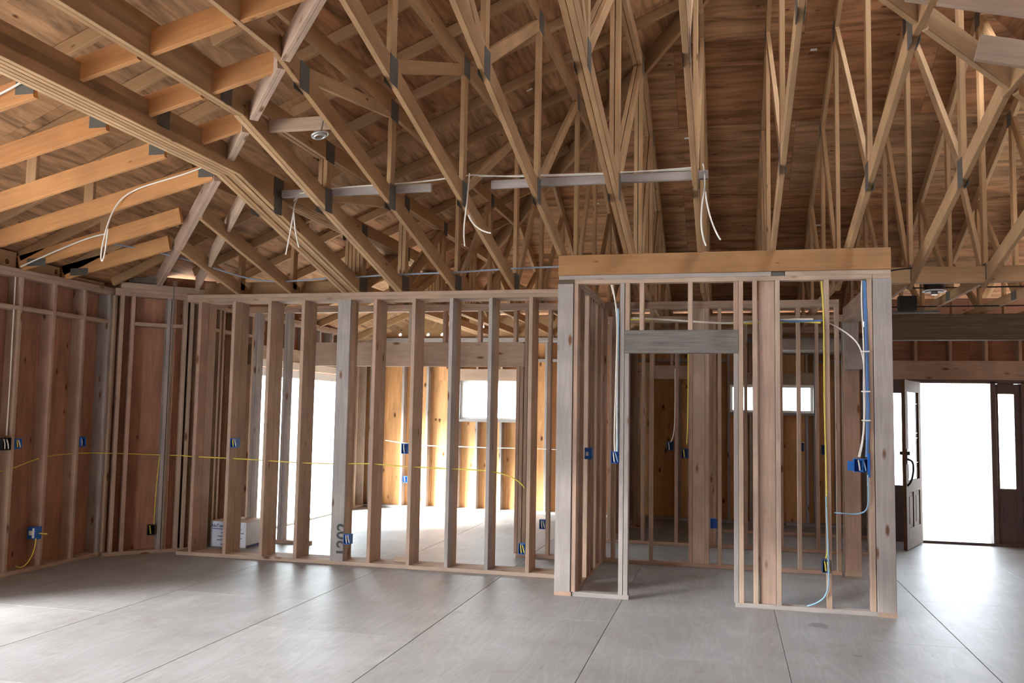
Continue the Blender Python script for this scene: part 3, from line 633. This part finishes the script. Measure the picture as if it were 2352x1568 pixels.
# blocks continuing the jack lines between the trusses
for y, x0, x1 in ((4.22, -3.625, -3.24), (4.84, -3.625, -3.24), (5.44, -3.625, -3.24), (4.84, -3.16, -2.64), (4.22, -3.16, -2.64), (4.22, -2.60, -2.15)):
    z0, z1 = PLATE+SL*(x0+6.27), PLATE+SL*(x1+6.27)
    beam('block', ceil, (x0, y, z0), (x1, y, z1), T, .14, 'jack')
# blocking with vent holes on the left wall and far wall is drawn as short vented blocks
def vent_block(name, c, du_, L, hgt, holes, r=.028, hz=.055, q=.05):
    """board standing on a plate with round holes right through it"""
    seg = 10; v = []; f = []; th = T
    # outline strip by strip: build as grid of boxes around octagonal holes
    du_ = Vector(du_).normalized(); nn_ = Vector((-du_.y, du_.x, 0))
    import bmesh
    bm = bmesh.new()
    xs_ = [-L/2]+[qq for hx in holes for qq in (hx-q, hx+q)]+[L/2]
    def quad(pts):
        vs = [bm.verts.new(p) for p in pts]; bm.faces.new(vs)
    def slab(x0, x1, z0, z1):
        P = [(x0, -th/2, z0), (x1, -th/2, z0), (x1, -th/2, z1), (x0, -th/2, z1)]; Q = [(p[0], th/2, p[2]) for p in P]
        quad(P); quad(Q[::-1])
        for k in range(4): quad([P[k], Q[k], Q[(k+1) % 4], P[(k+1) % 4]])
    for i_ in range(0, len(xs_)-1, 2): slab(xs_[i_], xs_[i_+1], 0, hgt)
    for hx in holes:
        slab(hx-q, hx+q, 0, hz-q); slab(hx-q, hx+q, hz+q, hgt)
        ring = [(hx+r*math.cos(2*math.pi*k/16), hz+r*math.sin(2*math.pi*k/16)) for k in range(16)]
        def sq(a_):
            c_, s_ = math.cos(a_), math.sin(a_); m_ = max(abs(c_), abs(s_)); return (hx+q*c_/m_, hz+q*s_/m_)
        outer = [sq(2*math.pi*k/16) for k in range(16)]
        for k in range(16):
            j = (k+1) % 16
            for yy_, fl_ in ((-th/2, 1), (th/2, -1)):
                q_ = [(outer[k][0], yy_, outer[k][1]), (outer[j][0], yy_, outer[j][1]), (ring[j][0], yy_, ring[j][1]), (ring[k][0], yy_, ring[k][1])]
                quad(q_ if fl_ < 0 else q_[::-1])
            quad([(ring[k][0], -th/2, ring[k][1]), (ring[j][0], -th/2, ring[j][1]), (ring[j][0], th/2, ring[j][1]), (ring[k][0], th/2, ring[k][1])])
    bmesh.ops.remove_doubles(bm, verts=bm.verts, dist=1e-5); bmesh.ops.recalc_face_normals(bm, faces=bm.faces)
    me = bpy.data.meshes.new(name); bm.to_mesh(me); bm.free(); me.materials.append(M['truss'])
    o = bpy.data.objects.new(name, me); o.matrix_basis = Matrix(((du_.x, nn_.x, 0, c[0]), (du_.y, nn_.y, 0, c[1]), (0, 0, 1, c[2]), (0, 0, 0, 1))); return link(o, ceil)
for (y0, y1, hole) in ((6.1, 6.70, 6.60), (6.74, 7.25, 7.216), (7.29, 7.9, None), (5.48, 6.05, 5.95), (4.86, 5.43, 5.3), (4.24, 4.82, 4.6)):
    c_ = (y0+y1)/2; vent_block('vent_block', (-6.36, c_, 2.776), (0, 1, 0), y1-y0, zLp(-6.36, y1)-2.78, [max(min(hole-c_, (y1-y0)/2-.05), -(y1-y0)/2+.05)] if hole else [], .024, .055, .04)
far_x = [-5.6, -3.72, -3.2, -2.62, -2.02, -1.42, -.82, -.22, .38, .985, 1.59]
vent_block('vent_block', (-4.7, 13.36, 2.701), (1, 0, 0), 1.75, .36, [-5.127+4.7, -4.703+4.7+.05, -4.512+4.7+.1])
for a, b in zip(far_x[1:-1], far_x[2:]): vent_block('vent_block', ((a+b)/2, 13.36, 2.701), (1, 0, 0), b-a-.002, .36, [-.05] if a < -2.1 else [])
for x_ in far_x[1:]: fbox(ff, 'shim', wf, (x_-.03 if x_ > -3.7 else x_-.13, x_+.03 if x_ > -3.7 else x_+.13), (.03, .085), (FTOP, PLATE+.003), 'stud')
vent_block('vent_block', (1.74, 13.36, 2.701), (1, 0, 0), .30, .36, [])
# hip boards of the vaulted ceiling
hb = thing('hip_girder', 'pale two-ply hip board rising from the angled corner across the trusses', 'hip rafter', (-5.75, 8.0, 2.8))
for k, dx in ((0, -.0103), (1, .0103)):
    for a, b in (((-5.80+dx, 8.05+dx, 2.80), (-3.88+dx, 6.05+dx, 3.315)), ((-3.60+dx, 5.77+dx, 3.385), (-3.27+dx, 5.42+dx, 3.47)), ((-3.13+dx, 5.28+dx, 3.50), (-2.65+dx, 4.77+dx, 3.625)), ((-2.59+dx, 4.70+dx, 3.64), (-2.05+dx, 4.15+dx, 3.78))):
        beam('board', hb, a, b, .028, .14, 'stud')
hb2 = thing('hip_rafter', 'narrow hip rafter rising behind the angled corner from the middle wall plate', 'hip rafter', (-5.45, 8.2, 2.75))
beam('board', hb2, (-5.46, 8.22, 2.775), (-3.86, 6.46, 3.30), T, .14, 'stud')
for i, (x, y1) in enumerate(((-5.005, 7.22), (-4.40, 6.62))):
    t = thing('jack_chord', 'short jack chord sloping up from the middle wall, %s the corner' % ('nearest' if i == 0 else 'second from'), 'roof truss', (x, 8.265, PLATE), 'short jacks beside the hip board')
    beam('bottom_chord', t, (x, 8.42, zc(8.42)), (x, y1, zc(y1)), T, .13, 'truss')
    beam('top_chord', t, (x, 8.6, zLp(x, 8.6)-.02), (x, y1-.05, zLp(x, 8.6)-.02), T, .09, 'truss', 'top')
    beam('web', t, (x, 8.33, PLATE+.05), (x, 8.33, zLp(x, 8.33)-.05), T, .089, 'truss', 'centre', side=Vector((1, 0, 0)))
box('block', ceil, (-5.55, -3.85), (8.50, 8.54), (PLATE, PLATE+.16), 'truss')
wp = thing('corner_sheathing_scrap', 'pale grey sheathing scraps nailed above the angled corner wall', 'board', (-5.98, 8.15, 2.78))
fbox(fc, 'scrap', wp, (1.38, 1.62), (.06, .075), (2.80, 2.91), 'greyed'); fbox(fc, 'scrap', wp, (1.33, 1.68), (.09, .105), (2.82, 3.02), 'stud_pale'); fbox(fc, 'sill', wp, (1.25, 2.1), (.0, .10), (2.776, 2.84), 'stud')
# right hip board and its blocks
hb3 = thing('hip_girder', 'narrow pale hip board crossing the trusses high above the entry', 'hip rafter', (1.6, 5.5, 3.45))
for a, b in (((.41, 4.20, 3.735), (.955, 4.79, 3.595)), ((1.015, 4.85, 3.58), (1.56, 5.42, 3.435)), ((1.62, 5.48, 3.42), (2.16, 6.05, 3.28))): beam('board', hb3, a, b, T, .14, 'truss')
for y, x0, x1 in ((5.10, 1.31, 1.57), (5.10, 1.61, 2.17), (4.54, 1.005, 1.57), (4.54, .86, .965), (4.54, 1.61, 2.17), (5.7, 2.21, 2.77)):
    z0, z1 = PLATE+SL*(4.3-x0), PLATE+SL*(4.3-x1)
    beam('block', ceil, (x0, y, z0), (x1, y, z1), T, .14, 'stud')
def sticker(x, y, zf, gx, gy):
    n = Vector((-gx, -gy, 1)).normalized(); ex = Vector((1, 0, gx)).normalized(); ey = n.cross(ex)
    obb('sticker', ceil, Vector((x, y, zf)) - n*.001, ex, ey, n, .06, .03, .001, 'white', .0001)
for x, y in ((-2.519, 6.25), (-3.01, 7.07), (-1.867, 8.18), (-4.66, 6.45)): sticker(x, y, zLp(x, y), K, -.21*K)
for x, y in ((-.42, 9.74), (-1.58, 10.79), (.82, 8.65), (1.11, 11.37), (3.18, 10.9)): sticker(x, y, zB(y), 0, -K)
# strongback carrying the cables, and the corner block beside the round box
sbk = thing('strongback', 'two pale boards laid end to end across the truss chords, carrying white cable', 'board', (-1.8, 6.6, 3.3))
beam('board', sbk, (-3.62, 6.6, 3.302), (-2.30, 6.6, 3.302), T, .064, 'stud_pale'); beam('board', sbk, (-1.80, 6.6, 3.302), (-.13, 6.6, 3.302), T, .064, 'stud_pale')
cb = box('cross_block', None, (-3.155, -2.64), (5.52, 5.558), (3.50, 3.59), 'stud'); tag(cb, 'short cross block between two trusses, carrying a round metal box', 'board')

# ------------------------------------------------------------------ cables
def cable(label, pts, r, mat, group=None): return tag(tube('cable', pts, r, mat), label, 'cable', group)
zs = 3.372
cable('white cable stapled along the left strongback board', [(-3.45, 6.585, 3.33), (-3.2, 6.58, 3.36), (-2.9, 6.58, zs), (-2.4, 6.58, zs), (-2.1, 6.56, 3.40), (-1.95, 6.56, 3.41)], .006, 'wcable')
cable('pair of white cables stapled along the right strongback board', [[(-1.95, 6.56, 3.41), (-1.85, 6.57, 3.40), (-1.5, 6.58, zs+.005), (-.9, 6.58, zs), (-.4, 6.58, zs+.01), (-.2, 6.58, zs+.02)], [(-1.9, 6.57, 3.40), (-1.3, 6.59, zs+.008), (-.7, 6.59, zs+.01), (-.2, 6.59, zs+.005)]], .006, 'wcable')
cable('white cable ends hanging below the strongback gap', [[(-1.97, 6.55, 3.42), (-1.975, 6.53, 3.30), (-1.98, 6.52, 3.10), (-2.0, 6.5, 2.95), (-1.98, 6.5, 2.83)], [(-1.96, 6.52, 3.08), (-1.93, 6.5, 3.0), (-1.84, 6.45, 2.93), (-1.75, 6.42, 2.91)]], .006, 'wcable')
cable('looped white cable hanging from the chord above the closet beam', [[(-.17, 6.60, 3.42), (-.15, 6.58, 3.30), (-.16, 6.56, 3.20), (-.19, 6.55, 3.0), (-.17, 6.54, 2.84), (-.145, 6.54, 2.79)], [(-.15, 6.57, 3.2), (-.14, 6.55, 3.05), (-.08, 6.54, 2.88), (-.04, 6.54, 2.83)]], .006, 'wcable')
cable('white cable hanging in two tails beside the girder truss', [[(-3.60, 6.95, 3.42), (-3.58, 6.75, 3.34), (-3.56, 6.7, 3.22), (-3.58, 6.7, 3.06), (-3.62, 6.7, 2.84)], [(-3.56, 6.7, 3.2), (-3.55, 6.7, 3.08), (-3.52, 6.7, 2.95), (-3.50, 6.7, 2.90)], [(-3.58, 6.73, 3.31), (-3.5, 6.65, 3.33), (-3.4, 6.6, 3.34)]], .006, 'wcable')
zj = lambda X: PLATE+SL*(X+6.27)
cable('white cable stapled to the third orange jack truss and drooping in a loop', [(-3.95, 6.03, zj(-3.95)+.12), (-4.15, 6.03, zj(-4.15)+.10), (-4.5, 6.03, zj(-4.5)+.13), (-4.75, 6.03, zj(-4.75)+.10), (-4.82, 6.0, 3.02), (-4.84, 5.98, 2.85), (-4.86, 5.98, 2.72), (-4.83, 5.98, 2.66), (-4.81, 5.98, 2.80), (-4.81, 5.99, 2.95)], .006, 'wcable')
cable('white cable running along the second orange jack truss', [(-6.25, 6.66, 2.79), (-6.1, 6.66, 2.85), (-5.8, 6.66, 2.95), (-5.55, 6.66, 3.04), (-5.4, 6.68, 3.07)], .007, 'wcable')
cable('short white cable at the left picture edge, near the girder truss', [(-4.6, 4.18, 3.22), (-4.2, 4.18, 3.32), (-3.98, 4.18, 3.42), (-3.95, 4.2, 3.46)], .007, 'wcable')
cable('grey cable sagging through the short jacks above the corner', [(-5.8, 7.1, 3.10), (-5.4, 7.3, 3.04), (-5.1, 7.6, 2.98), (-4.85, 7.95, 2.88), (-4.6, 8.1, 2.83), (-4.3, 8.15, 2.84), (-3.9, 8.2, 2.88)], .008, 'gcable')
cable('blue grey cable strung through the trusses above the middle wall', [(-3.9, 8.15, 2.86), (-3.5, 8.15, 2.88), (-3.0, 8.18, 2.90), (-2.5, 8.18, 2.90), (-2.1, 8.18, 2.93), (-1.5, 8.2, 2.94)], .009, 'gcable')
cable('yellow cable threaded through the middle wall studs at waist height', [(-5.6, 8.33, 1.02), (-5.2, 8.33, 1.015), (-4.8, 8.33, 1.01), (-4.3, 8.33, .99), (-3.9, 8.33, .99), (-3.5, 8.33, 1.01), (-3.3, 8.33, .995), (-3.0, 8.33, .985), (-2.4, 8.34, .98), (-2.15, 8.34, .97), (-1.95, 8.36, .90), (-1.9, 8.38, .82)], .006, 'yellow')
cable('yellow cable crossing the angled corner wall and left wall studs', [[(-6.34, 6.5, .92), (-6.34, 6.8, .94), (-6.34, 7.05, 1.04), (-6.33, 7.4, 1.06), (-6.33, 7.7, 1.06), (-6.2, 8.0, 1.05), (-5.95, 8.22, 1.03), (-5.72, 8.45, 1.02), (-5.6, 8.4, 1.02)], [(-5.87, 8.3, 1.02), (-5.88, 8.28, .8), (-5.88, 8.27, .5), (-5.88, 8.27, .29)]], .005, 'yellow')
cable('white cable across the far orange wall', [(-5.3, 13.27, 1.06), (-4.7, 13.27, .98), (-4.2, 13.27, 1.0), (-3.5, 13.27, .98), (-2.8, 13.27, 1.0), (-2.3, 13.27, .98)], .007, 'wcable')
cable('yellow cable drooping from the blue box low on the left wall', [(-6.24, 7.03, .30), (-6.22, 7.0, .2), (-6.22, 6.95, .1), (-6.22, 6.85, .05), (-6.22, 6.78, .09)], .005, 'yellow')
cable('yellow and white cables running across the top of the closet', [[(-.85, 7.75, 2.38), (-.5, 7.75, 2.375), (-.2, 7.75, 2.35), (.1, 7.75, 2.33), (.4, 7.75, 2.345), (.62, 7.72, 2.35), (.76, 7.66, 2.33)]], .008, 'yellow')
cable('flat white cable running beside the yellow one at the closet top', [[(-.8, 7.73, 2.39), (-.45, 7.73, 2.37), (-.1, 7.73, 2.335), (.1, 7.73, 2.34), (.45, 7.70, 2.365), (.7, 7.66, 2.36)]], .008, 'wcable')
cable('dark blue cable curving from the closet top plate to the cable run', [(.285, 7.57, 2.64), (.29, 7.57, 2.5), (.31, 7.56, 2.42), (.39, 7.62, 2.35), (.5, 7.68, 2.34), (.65, 7.68, 2.345), (.77, 7.66, 2.35)], .008, 'bcable')
cable('yellow cable running down the closet stud to the low blue box', [(.755, 7.54, 2.66), (.765, 7.53, 2.5), (.77, 7.515, 2.3), (.768, 7.515, 2.0), (.765, 7.515, 1.6), (.775, 7.515, 1.2), (.775, 7.515, .9), (.785, 7.515, .6), (.785, 7.515, .5), (.765, 7.52, .43)], .006, 'yellow')
cable('light blue cable falling past the low blue box to the floor plate', [(.77, 7.51, .92), (.775, 7.505, .75), (.782, 7.505, .55), (.782, 7.505, .35), (.785, 7.50, .25), (.77, 7.50, .15), (.72, 7.51, .085), (.62, 7.53, .045)], .006, 'lbcable')
cable('bundle of blue cables strapped down the right closet stud', [[(1.085, 7.56, 2.66), (1.08, 7.53, 2.5), (1.085, 7.52, 2.3), (1.09, 7.51, 2.0), (1.09, 7.51, 1.6), (1.085, 7.51, 1.35), (1.08, 7.52, 1.24)], [(1.095, 7.56, 2.66), (1.092, 7.53, 2.5), (1.095, 7.52, 2.2), (1.10, 7.51, 1.8), (1.098, 7.51, 1.4), (1.085, 7.52, 1.24)]], .010, 'bcable')
cable('white cables strapped beside the blue bundle in the closet', [[(1.07, 7.56, 2.66), (1.055, 7.52, 2.55), (1.065, 7.51, 2.3), (1.07, 7.50, 2.0), (1.06, 7.50, 1.75), (1.068, 7.50, 1.55), (1.05, 7.51, 1.35), (1.02, 7.52, 1.24)], [(.80, 7.66, 2.34), (.9, 7.62, 2.28), (1.0, 7.55, 2.20), (1.06, 7.51, 2.09), (1.075, 7.50, 1.9), (1.07, 7.50, 1.4), (1.03, 7.52, 1.24)]], .006, 'wcable')
cable('light blue cable looping from the blue gang box back into the closet', [(1.085, 7.505, 1.10), (1.09, 7.505, .95), (1.09, 7.51, .85), (1.06, 7.55, .79), (.98, 7.65, .77), (.86, 7.75, .77)], .006, 'lbcable')
cable('white cable bundle hanging down the left closet stud to a blue box', [[(-.97, 7.56, 2.66), (-.94, 7.53, 2.55), (-.90, 7.52, 2.4), (-.91, 7.51, 2.2), (-.905, 7.51, 1.9), (-.91, 7.51, 1.6), (-.905, 7.51, 1.4), (-.91, 7.52, 1.23)], [(-.96, 7.56, 2.66), (-.925, 7.52, 2.5), (-.905, 7.51, 2.3), (-.915, 7.505, 2.0), (-.92, 7.505, 1.6), (-.93, 7.51, 1.35), (-.925, 7.52, 1.23)]], .006, 'wcable')
cable('blue cable tucked behind the white bundle on the left closet stud', [(-.905, 7.52, 2.45), (-.90, 7.515, 2.3), (-.90, 7.515, 2.1), (-.905, 7.515, 1.8), (-.90, 7.515, 1.4), (-.90, 7.52, 1.23)], .007, 'lbcable')
for i, (z, lab) in enumerate(((2.08, 'uppermost'), (1.76, 'middle'), (1.53, 'lowest'))):
    tag(tube('cable_tie', [(1.045, 7.50, z), (1.07, 7.49, z-.003), (1.11, 7.492, z)], .006, 'white'), 'white cable tie around the closet cable bundle, %s of three' % lab, 'cable tie', 'cable ties')
cable('pale cable running up beside the dark wall box behind the closet', [(-.60, 10.742, 2.1), (-.60, 10.742, 1.7), (-.60, 10.742, 1.4), (-.62, 10.742, 1.28), (-.65, 10.745, 1.22)], .006, 'wcable')
cable('yellow cable running down a stud at the back of the closet', [(-.385, 9.315, 2.3), (-.388, 9.31, 1.8), (-.386, 9.31, 1.45), (-.40, 9.31, 1.25)], .006, 'yellow')
cable('black cable in the trusses behind the closet corner', [(1.33, 8.0, 2.80), (1.45, 8.05, 2.83), (1.55, 8.1, 2.84)], .007, 'black')
cable('two dark cables lying across the trusses above the entry', [[(1.7, 10.1, 2.74), (2.1, 10.1, 2.745), (2.5, 10.1, 2.74), (3.2, 10.1, 2.745)], [(1.7, 9.5, 2.86), (2.2, 9.5, 2.86), (2.9, 9.5, 2.86)]], .007, 'black')
cable('white cable down the corner stud of the left wall', [(-6.30, 6.66, 2.70), (-6.295, 6.66, 2.4), (-6.30, 6.665, 2.1), (-6.295, 6.67, 1.7), (-6.30, 6.67, 1.26)], .006, 'wcable')
cable('thin yellow cable curling on a stud of the outer wall beyond the hall', [(-5.64, 9.36, 2.4), (-5.62, 9.34, 2.1), (-5.62, 9.34, 1.9), (-5.60, 9.4, 1.7)], .006, 'yellow')

# ------------------------------------------------------------------ electrical boxes
def ebox(name, label, fr, u, n, z, mat='blue', wires=('yellow', 'white'), face=-1, tab=True):
    """open plastic box: five sides, rim, cable ends inside; opens towards -n"""
    o, du_, dn = fr
    t = thing(name, label, 'electrical box', o+du_*((u[0]+u[1])/2)+dn*n[0]+AX[2]*z[0], 'electrical boxes'); w = .004
    fbox(fr, 'back', t, u, (n[1]-w, n[1]), z, mat, grain=2)
    fbox(fr, 'side', t, (u[0], u[0]+w), (n[0], n[1]-w), z, mat); fbox(fr, 'side', t, (u[1]-w, u[1]), (n[0], n[1]-w), z, mat)
    fbox(fr, 'side', t, (u[0]+w, u[1]-w), (n[0], n[1]-w), (z[0], z[0]+w), mat); fbox(fr, 'side', t, (u[0]+w, u[1]-w), (n[0], n[1]-w), (z[1]-w, z[1]), mat)
    if tab:
        fbox(fr, 'ear', t, (u[0]+.4*(u[1]-u[0]), u[0]+.6*(u[1]-u[0])), (n[0]-.001, n[0]+.006), (z[1]-.014, z[1]-w), mat); fbox(fr, 'ear', t, (u[0]+.4*(u[1]-u[0]), u[0]+.6*(u[1]-u[0])), (n[0]-.001, n[0]+.006), (z[0]+w, z[0]+.014), mat)
    for k, wm_ in enumerate(wires):
        uu = u[0]+(u[1]-u[0])*(.35+.32*k)
        P = lambda a, b_, c_: tuple(o+du_*a+dn*b_+AX[2]*c_)
        tube('wire_end', [P(uu-.006, n[0]+.02, z[1]-.01), P(uu, n[0]+.004, z[0]+.6*(z[1]-z[0])), P(uu+.01*(k+.5), n[0]+.012, z[0]+.012)], .006, {'yellow': 'yellow', 'white': 'wcable', 'blue': 'lbcable'}[wm_], t)
    return t
ebox('outlet_box', 'blue outlet box at chest height between the first middle wall studs', fm, (-5.015, -4.945), (-.004, .07), (1.13, 1.225))
ebox('outlet_box', 'blue outlet box low beside the flat numbered stud', fm, (-3.712, -3.645), (-.004, .07), (.207, .305), wires=('white', 'white'))
ebox('outlet_box', 'blue outlet box at chest height on the middle wall, left of the far window', fm, (-3.128, -3.06), (-.004, .07), (1.118, 1.219), wires=('white',))
ebox('outlet_box', 'blue outlet box with yellow wires low at the last middle wall stud', fm, (-1.922, -1.858), (-.004, .07), (.205, .305), wires=('yellow', 'yellow'))
ebox('outlet_box', 'blue outlet box with white wires low on the hall wall', fh, (-1.945, -1.882), (-.004, .06), (.309, .407), wires=('white', 'white'))
ebox('outlet_box', 'blue outlet box low on the far wall under the header', ff, (-4.99, -4.92), (-.004, .06), (.40, .50), wires=('white',))
ebox('outlet_box', 'small blue box on the outer wall beside the glass door', fk, (12.72, 12.79), (-.004, .06), (1.10, 1.20), wires=())
flw = FR((-6.27, 0, 0), (0, 1, 0), (-1, 0, 0))
ebox('outlet_box', 'grey box cluster at chest height at the left picture edge', flw, (6.58, 6.68), (-.02, .05), (1.13, 1.24), mat='black', wires=('white', 'white'))
ebox('outlet_box', 'blue box right beside the grey box cluster on the left wall', flw, (6.745, 6.815), (-.01, .06), (1.137, 1.23))
ebox('outlet_box', 'lone blue box at chest height on the left wall sheathing bay', flw, (7.575, 7.645), (-.01, .06), (1.128, 1.226), wires=('white',))
ob = thing('outlet_box', 'blue box with a white label low on the left wall stud', 'electrical box', (-6.23, 7.03, .29), 'electrical boxes')
box('body', ob, (-6.35, -6.262), (7.04, 7.112), (.29, .40), 'blue'); box('rim', ob, (-6.262, -6.255), (7.036, 7.114), (.287, .403), 'blue'); box('label_sticker', ob, (-6.33, -6.295), (7.037, 7.04), (.325, .365), 'white'); box('cover', ob, (-6.292, -6.268), (7.036, 7.039), (.30, .39), 'white')
tube('wire_end', [(-6.27, 7.08, .34), (-6.24, 7.09, .34), (-6.18, 7.1, .335)], .005, 'yellow', ob)
ebox('outlet_box', 'black box with a yellow wire low on the angled corner wall', fc, (1.63, 1.70), (-.004, .06), (.192, .298), mat='black', wires=('yellow',))
# closet boxes
ebox('outlet_box', 'blue switch box under the white cable bundle on the left closet stud', fq, (-.955, -.892), (-.008, .07), (1.13, 1.232), wires=('white', 'blue'))
ebox('outlet_box', 'blue switch box low on the closet stud between yellow cables', fq, (.738, .803), (-.012, .06), (.318, .418), mat='dblue', wires=('yellow', 'yellow'))
gb = ebox('gang_box', 'bright blue wide gang box full of wires near the right closet post', fq, (.985, 1.10), (-.01, .07), (1.12, 1.225), wires=('white', 'blue'))
fbox(fq, 'flap', gb, (.935, .984), (-.012, -.006), (1.13, 1.205), 'blue'); fbox(fq, 'bracket', gb, (1.085, 1.105), (-.016, -.010), (1.08, 1.27), 'blue'); fbox(fq, 'divider', gb, (1.05, 1.054), (-.012, .05), (1.124, 1.22), 'blue')
ob = thing('outlet_box', 'blue box with a square white label on the closet side wall', 'electrical box', (-1.24, 7.9, 1.13), 'electrical boxes')
box('body', ob, (-1.252, -1.19), (7.96, 8.04), (1.135, 1.235), 'blue'); box('label_sticker', ob, (-1.24, -1.215), (7.957, 7.96), (1.165, 1.20), 'white'); box('nail_tab', ob, (-1.19, -1.185), (7.955, 8.045), (1.13, 1.24), 'blue')
ebox('outlet_box', 'grey blue box on a far partition stud seen through the closet', fb, (-.70, -.62), (-.01, .06), (1.12, 1.23), mat='dblue', wires=('white',))
ebox('outlet_box', 'dark box with a yellow wire on the closet back wall stud', fh, (-.455, -.385), (-.004, .06), (1.10, 1.20), mat='dblue', wires=('yellow',))
ebox('outlet_box', 'solid blue box low on the closet back wall', fh, (-.165, -.10), (-.004, .06), (.40, .50), wires=())
ebox('outlet_box', 'dark box beside the white window seen through the closet', fb, (.80, .87), (-.004, .06), (1.15, 1.25), mat='dblue', wires=('white',))
ebox('outlet_box', 'dark solid box on a partition stud right of the white window', fb, (1.06, 1.12), (-.004, .06), (1.12, 1.23), mat='dblue', wires=())

# ------------------------------------------------------------------ small things
rb = thing('ceiling_box', 'round shiny metal ceiling box hanging from the cross block', 'electrical box', (-2.72, 5.45, 3.4))
tube('hanger_wire', [(-2.72, 5.50, 3.56), (-2.722, 5.48, 3.50), (-2.72, 5.46, 3.44)], .006, 'zinc', rb)
tube('ring', [(-2.72+.055*math.cos(a_*math.pi/8), 5.45+.055*math.sin(a_*math.pi/8), 3.43+.015*math.cos(a_*math.pi/8)) for a_ in range(17)], .008, 'zinc', rb)
tube('ring', [(-2.72+.04*math.cos(a_*math.pi/8), 5.45+.04*math.sin(a_*math.pi/8), 3.418+.012*math.cos(a_*math.pi/8)) for a_ in range(17)], .007, 'zinc', rb)
def disc(name, parent, c, r, h_, mat, ax=2, seg=20):
    v = [(r*math.cos(2*math.pi*k/seg), r*math.sin(2*math.pi*k/seg), s*h_/2) for s in (-1, 1) for k in range(seg)]
    f = [tuple(range(seg-1, -1, -1)), tuple(range(seg, 2*seg))]+[(k, (k+1) % seg, seg+(k+1) % seg, seg+k) for k in range(seg)]
    me = bpy.data.meshes.new(name); me.from_pydata(v, [], f); me.materials.append(M[mat]); o = bpy.data.objects.new(name, me); o.matrix_basis = Matrix.Translation(c); return link(o, parent)
disc('plate', rb, (-2.72, 5.45, 3.44), .045, .012, 'zinc')
jb = thing('junction_box', 'dark junction box hung between the trusses above the entry', 'electrical box', (1.85, 9.9, 2.7))
box('body', jb, (1.76, 1.93), (9.85, 9.98), (2.68, 2.83), 'black'); box('rail', jb, (1.62, 2.16), (9.90, 9.93), (2.655, 2.678), 'steel'); box('rail', jb, (1.62, 2.16), (9.96, 9.98), (2.655, 2.678), 'steel')
rl = thing('recessed_light', 'recessed light can with a shiny white rim between the trusses', 'light fixture', (2.0, 9.3, 2.78))
disc('can', rl, (1.96, 9.2, 2.855), .095, .12, 'black'); disc('rim', rl, (1.96, 9.2, 2.787), .11, .012, 'white'); disc('trim_ring', rl, (1.96, 9.2, 2.778), .085, .006, 'black'); disc('bulb', rl, (1.96, 9.2, 2.765), .03, .03, 'zinc')
bx = thing('cardboard_box', 'white printed cardboard box on the hall floor behind the middle wall', 'box', (-5.37, 9.0, 0))
box('carton', bx, (-5.585, -5.14), (8.87, 9.30), (0.001, .285), 'brown_card', .004); box('front_print', bx, (-5.582, -5.143), (8.866, 8.870), (.004, .28), 'card', .0005)
box('side_print', bx, (-5.140, -5.137), (8.875, 9.295), (.03, .28), 'card', .0005); box('side_band', bx, (-5.1368, -5.1345), (8.875, 9.295), (.004, .03), 'ink', .0005)
I4 = lambda x, z: Matrix(((1, 0, 0, x), (0, 0, -1, 8.8655), (0, 1, 0, z), (0, 0, 0, 1)))
text('print_text', bx, 'NuTone', .05, I4(-5.57, .218), 'ink', bold=.0012)
for i_, (x_, z_, w_) in enumerate(((-5.56, .195, .36), (-5.45, .155, .06), (-5.49, .115, .07), (-5.50, .075, .07), (-5.45, .03, .05), (-5.24, .155, .07), (-5.25, .10, .06))): box('print_line', bx, (x_, x_+w_), (8.8652, 8.8658), (z_, z_+.009), 'ink', .0001)
# ------------------------------------------------------------------ cables and lettering become plain meshes
bpy.context.view_layer.update()
dg = bpy.context.evaluated_depsgraph_get()
for o in [q for q in C.objects if q.type in ('CURVE', 'FONT')]:
    me = bpy.data.meshes.new_from_object(o.evaluated_get(dg)); me.name = o.name
    if o.name.startswith('marker_numeral'):            # the strokes run off the edge of the stud
        import bmesh
        bm = bmesh.new(); bm.from_mesh(me)
        bmesh.ops.bisect_plane(bm, geom=bm.verts[:]+bm.edges[:]+bm.faces[:], plane_co=(0, .047, 0), plane_no=(0, -1, 0), clear_outer=True)
        bm.to_mesh(me); bm.free()
    nm = o.name; o.name = 'old'
    m = bpy.data.objects.new(nm, me); C.objects.link(m); m.parent = o.parent
    m.matrix_parent_inverse = o.matrix_parent_inverse.copy(); m.matrix_basis = o.matrix_basis.copy()
    for k in o.keys():
        if k in ('label', 'category', 'group', 'kind'): m[k] = o[k]
    bpy.data.objects.remove(o)
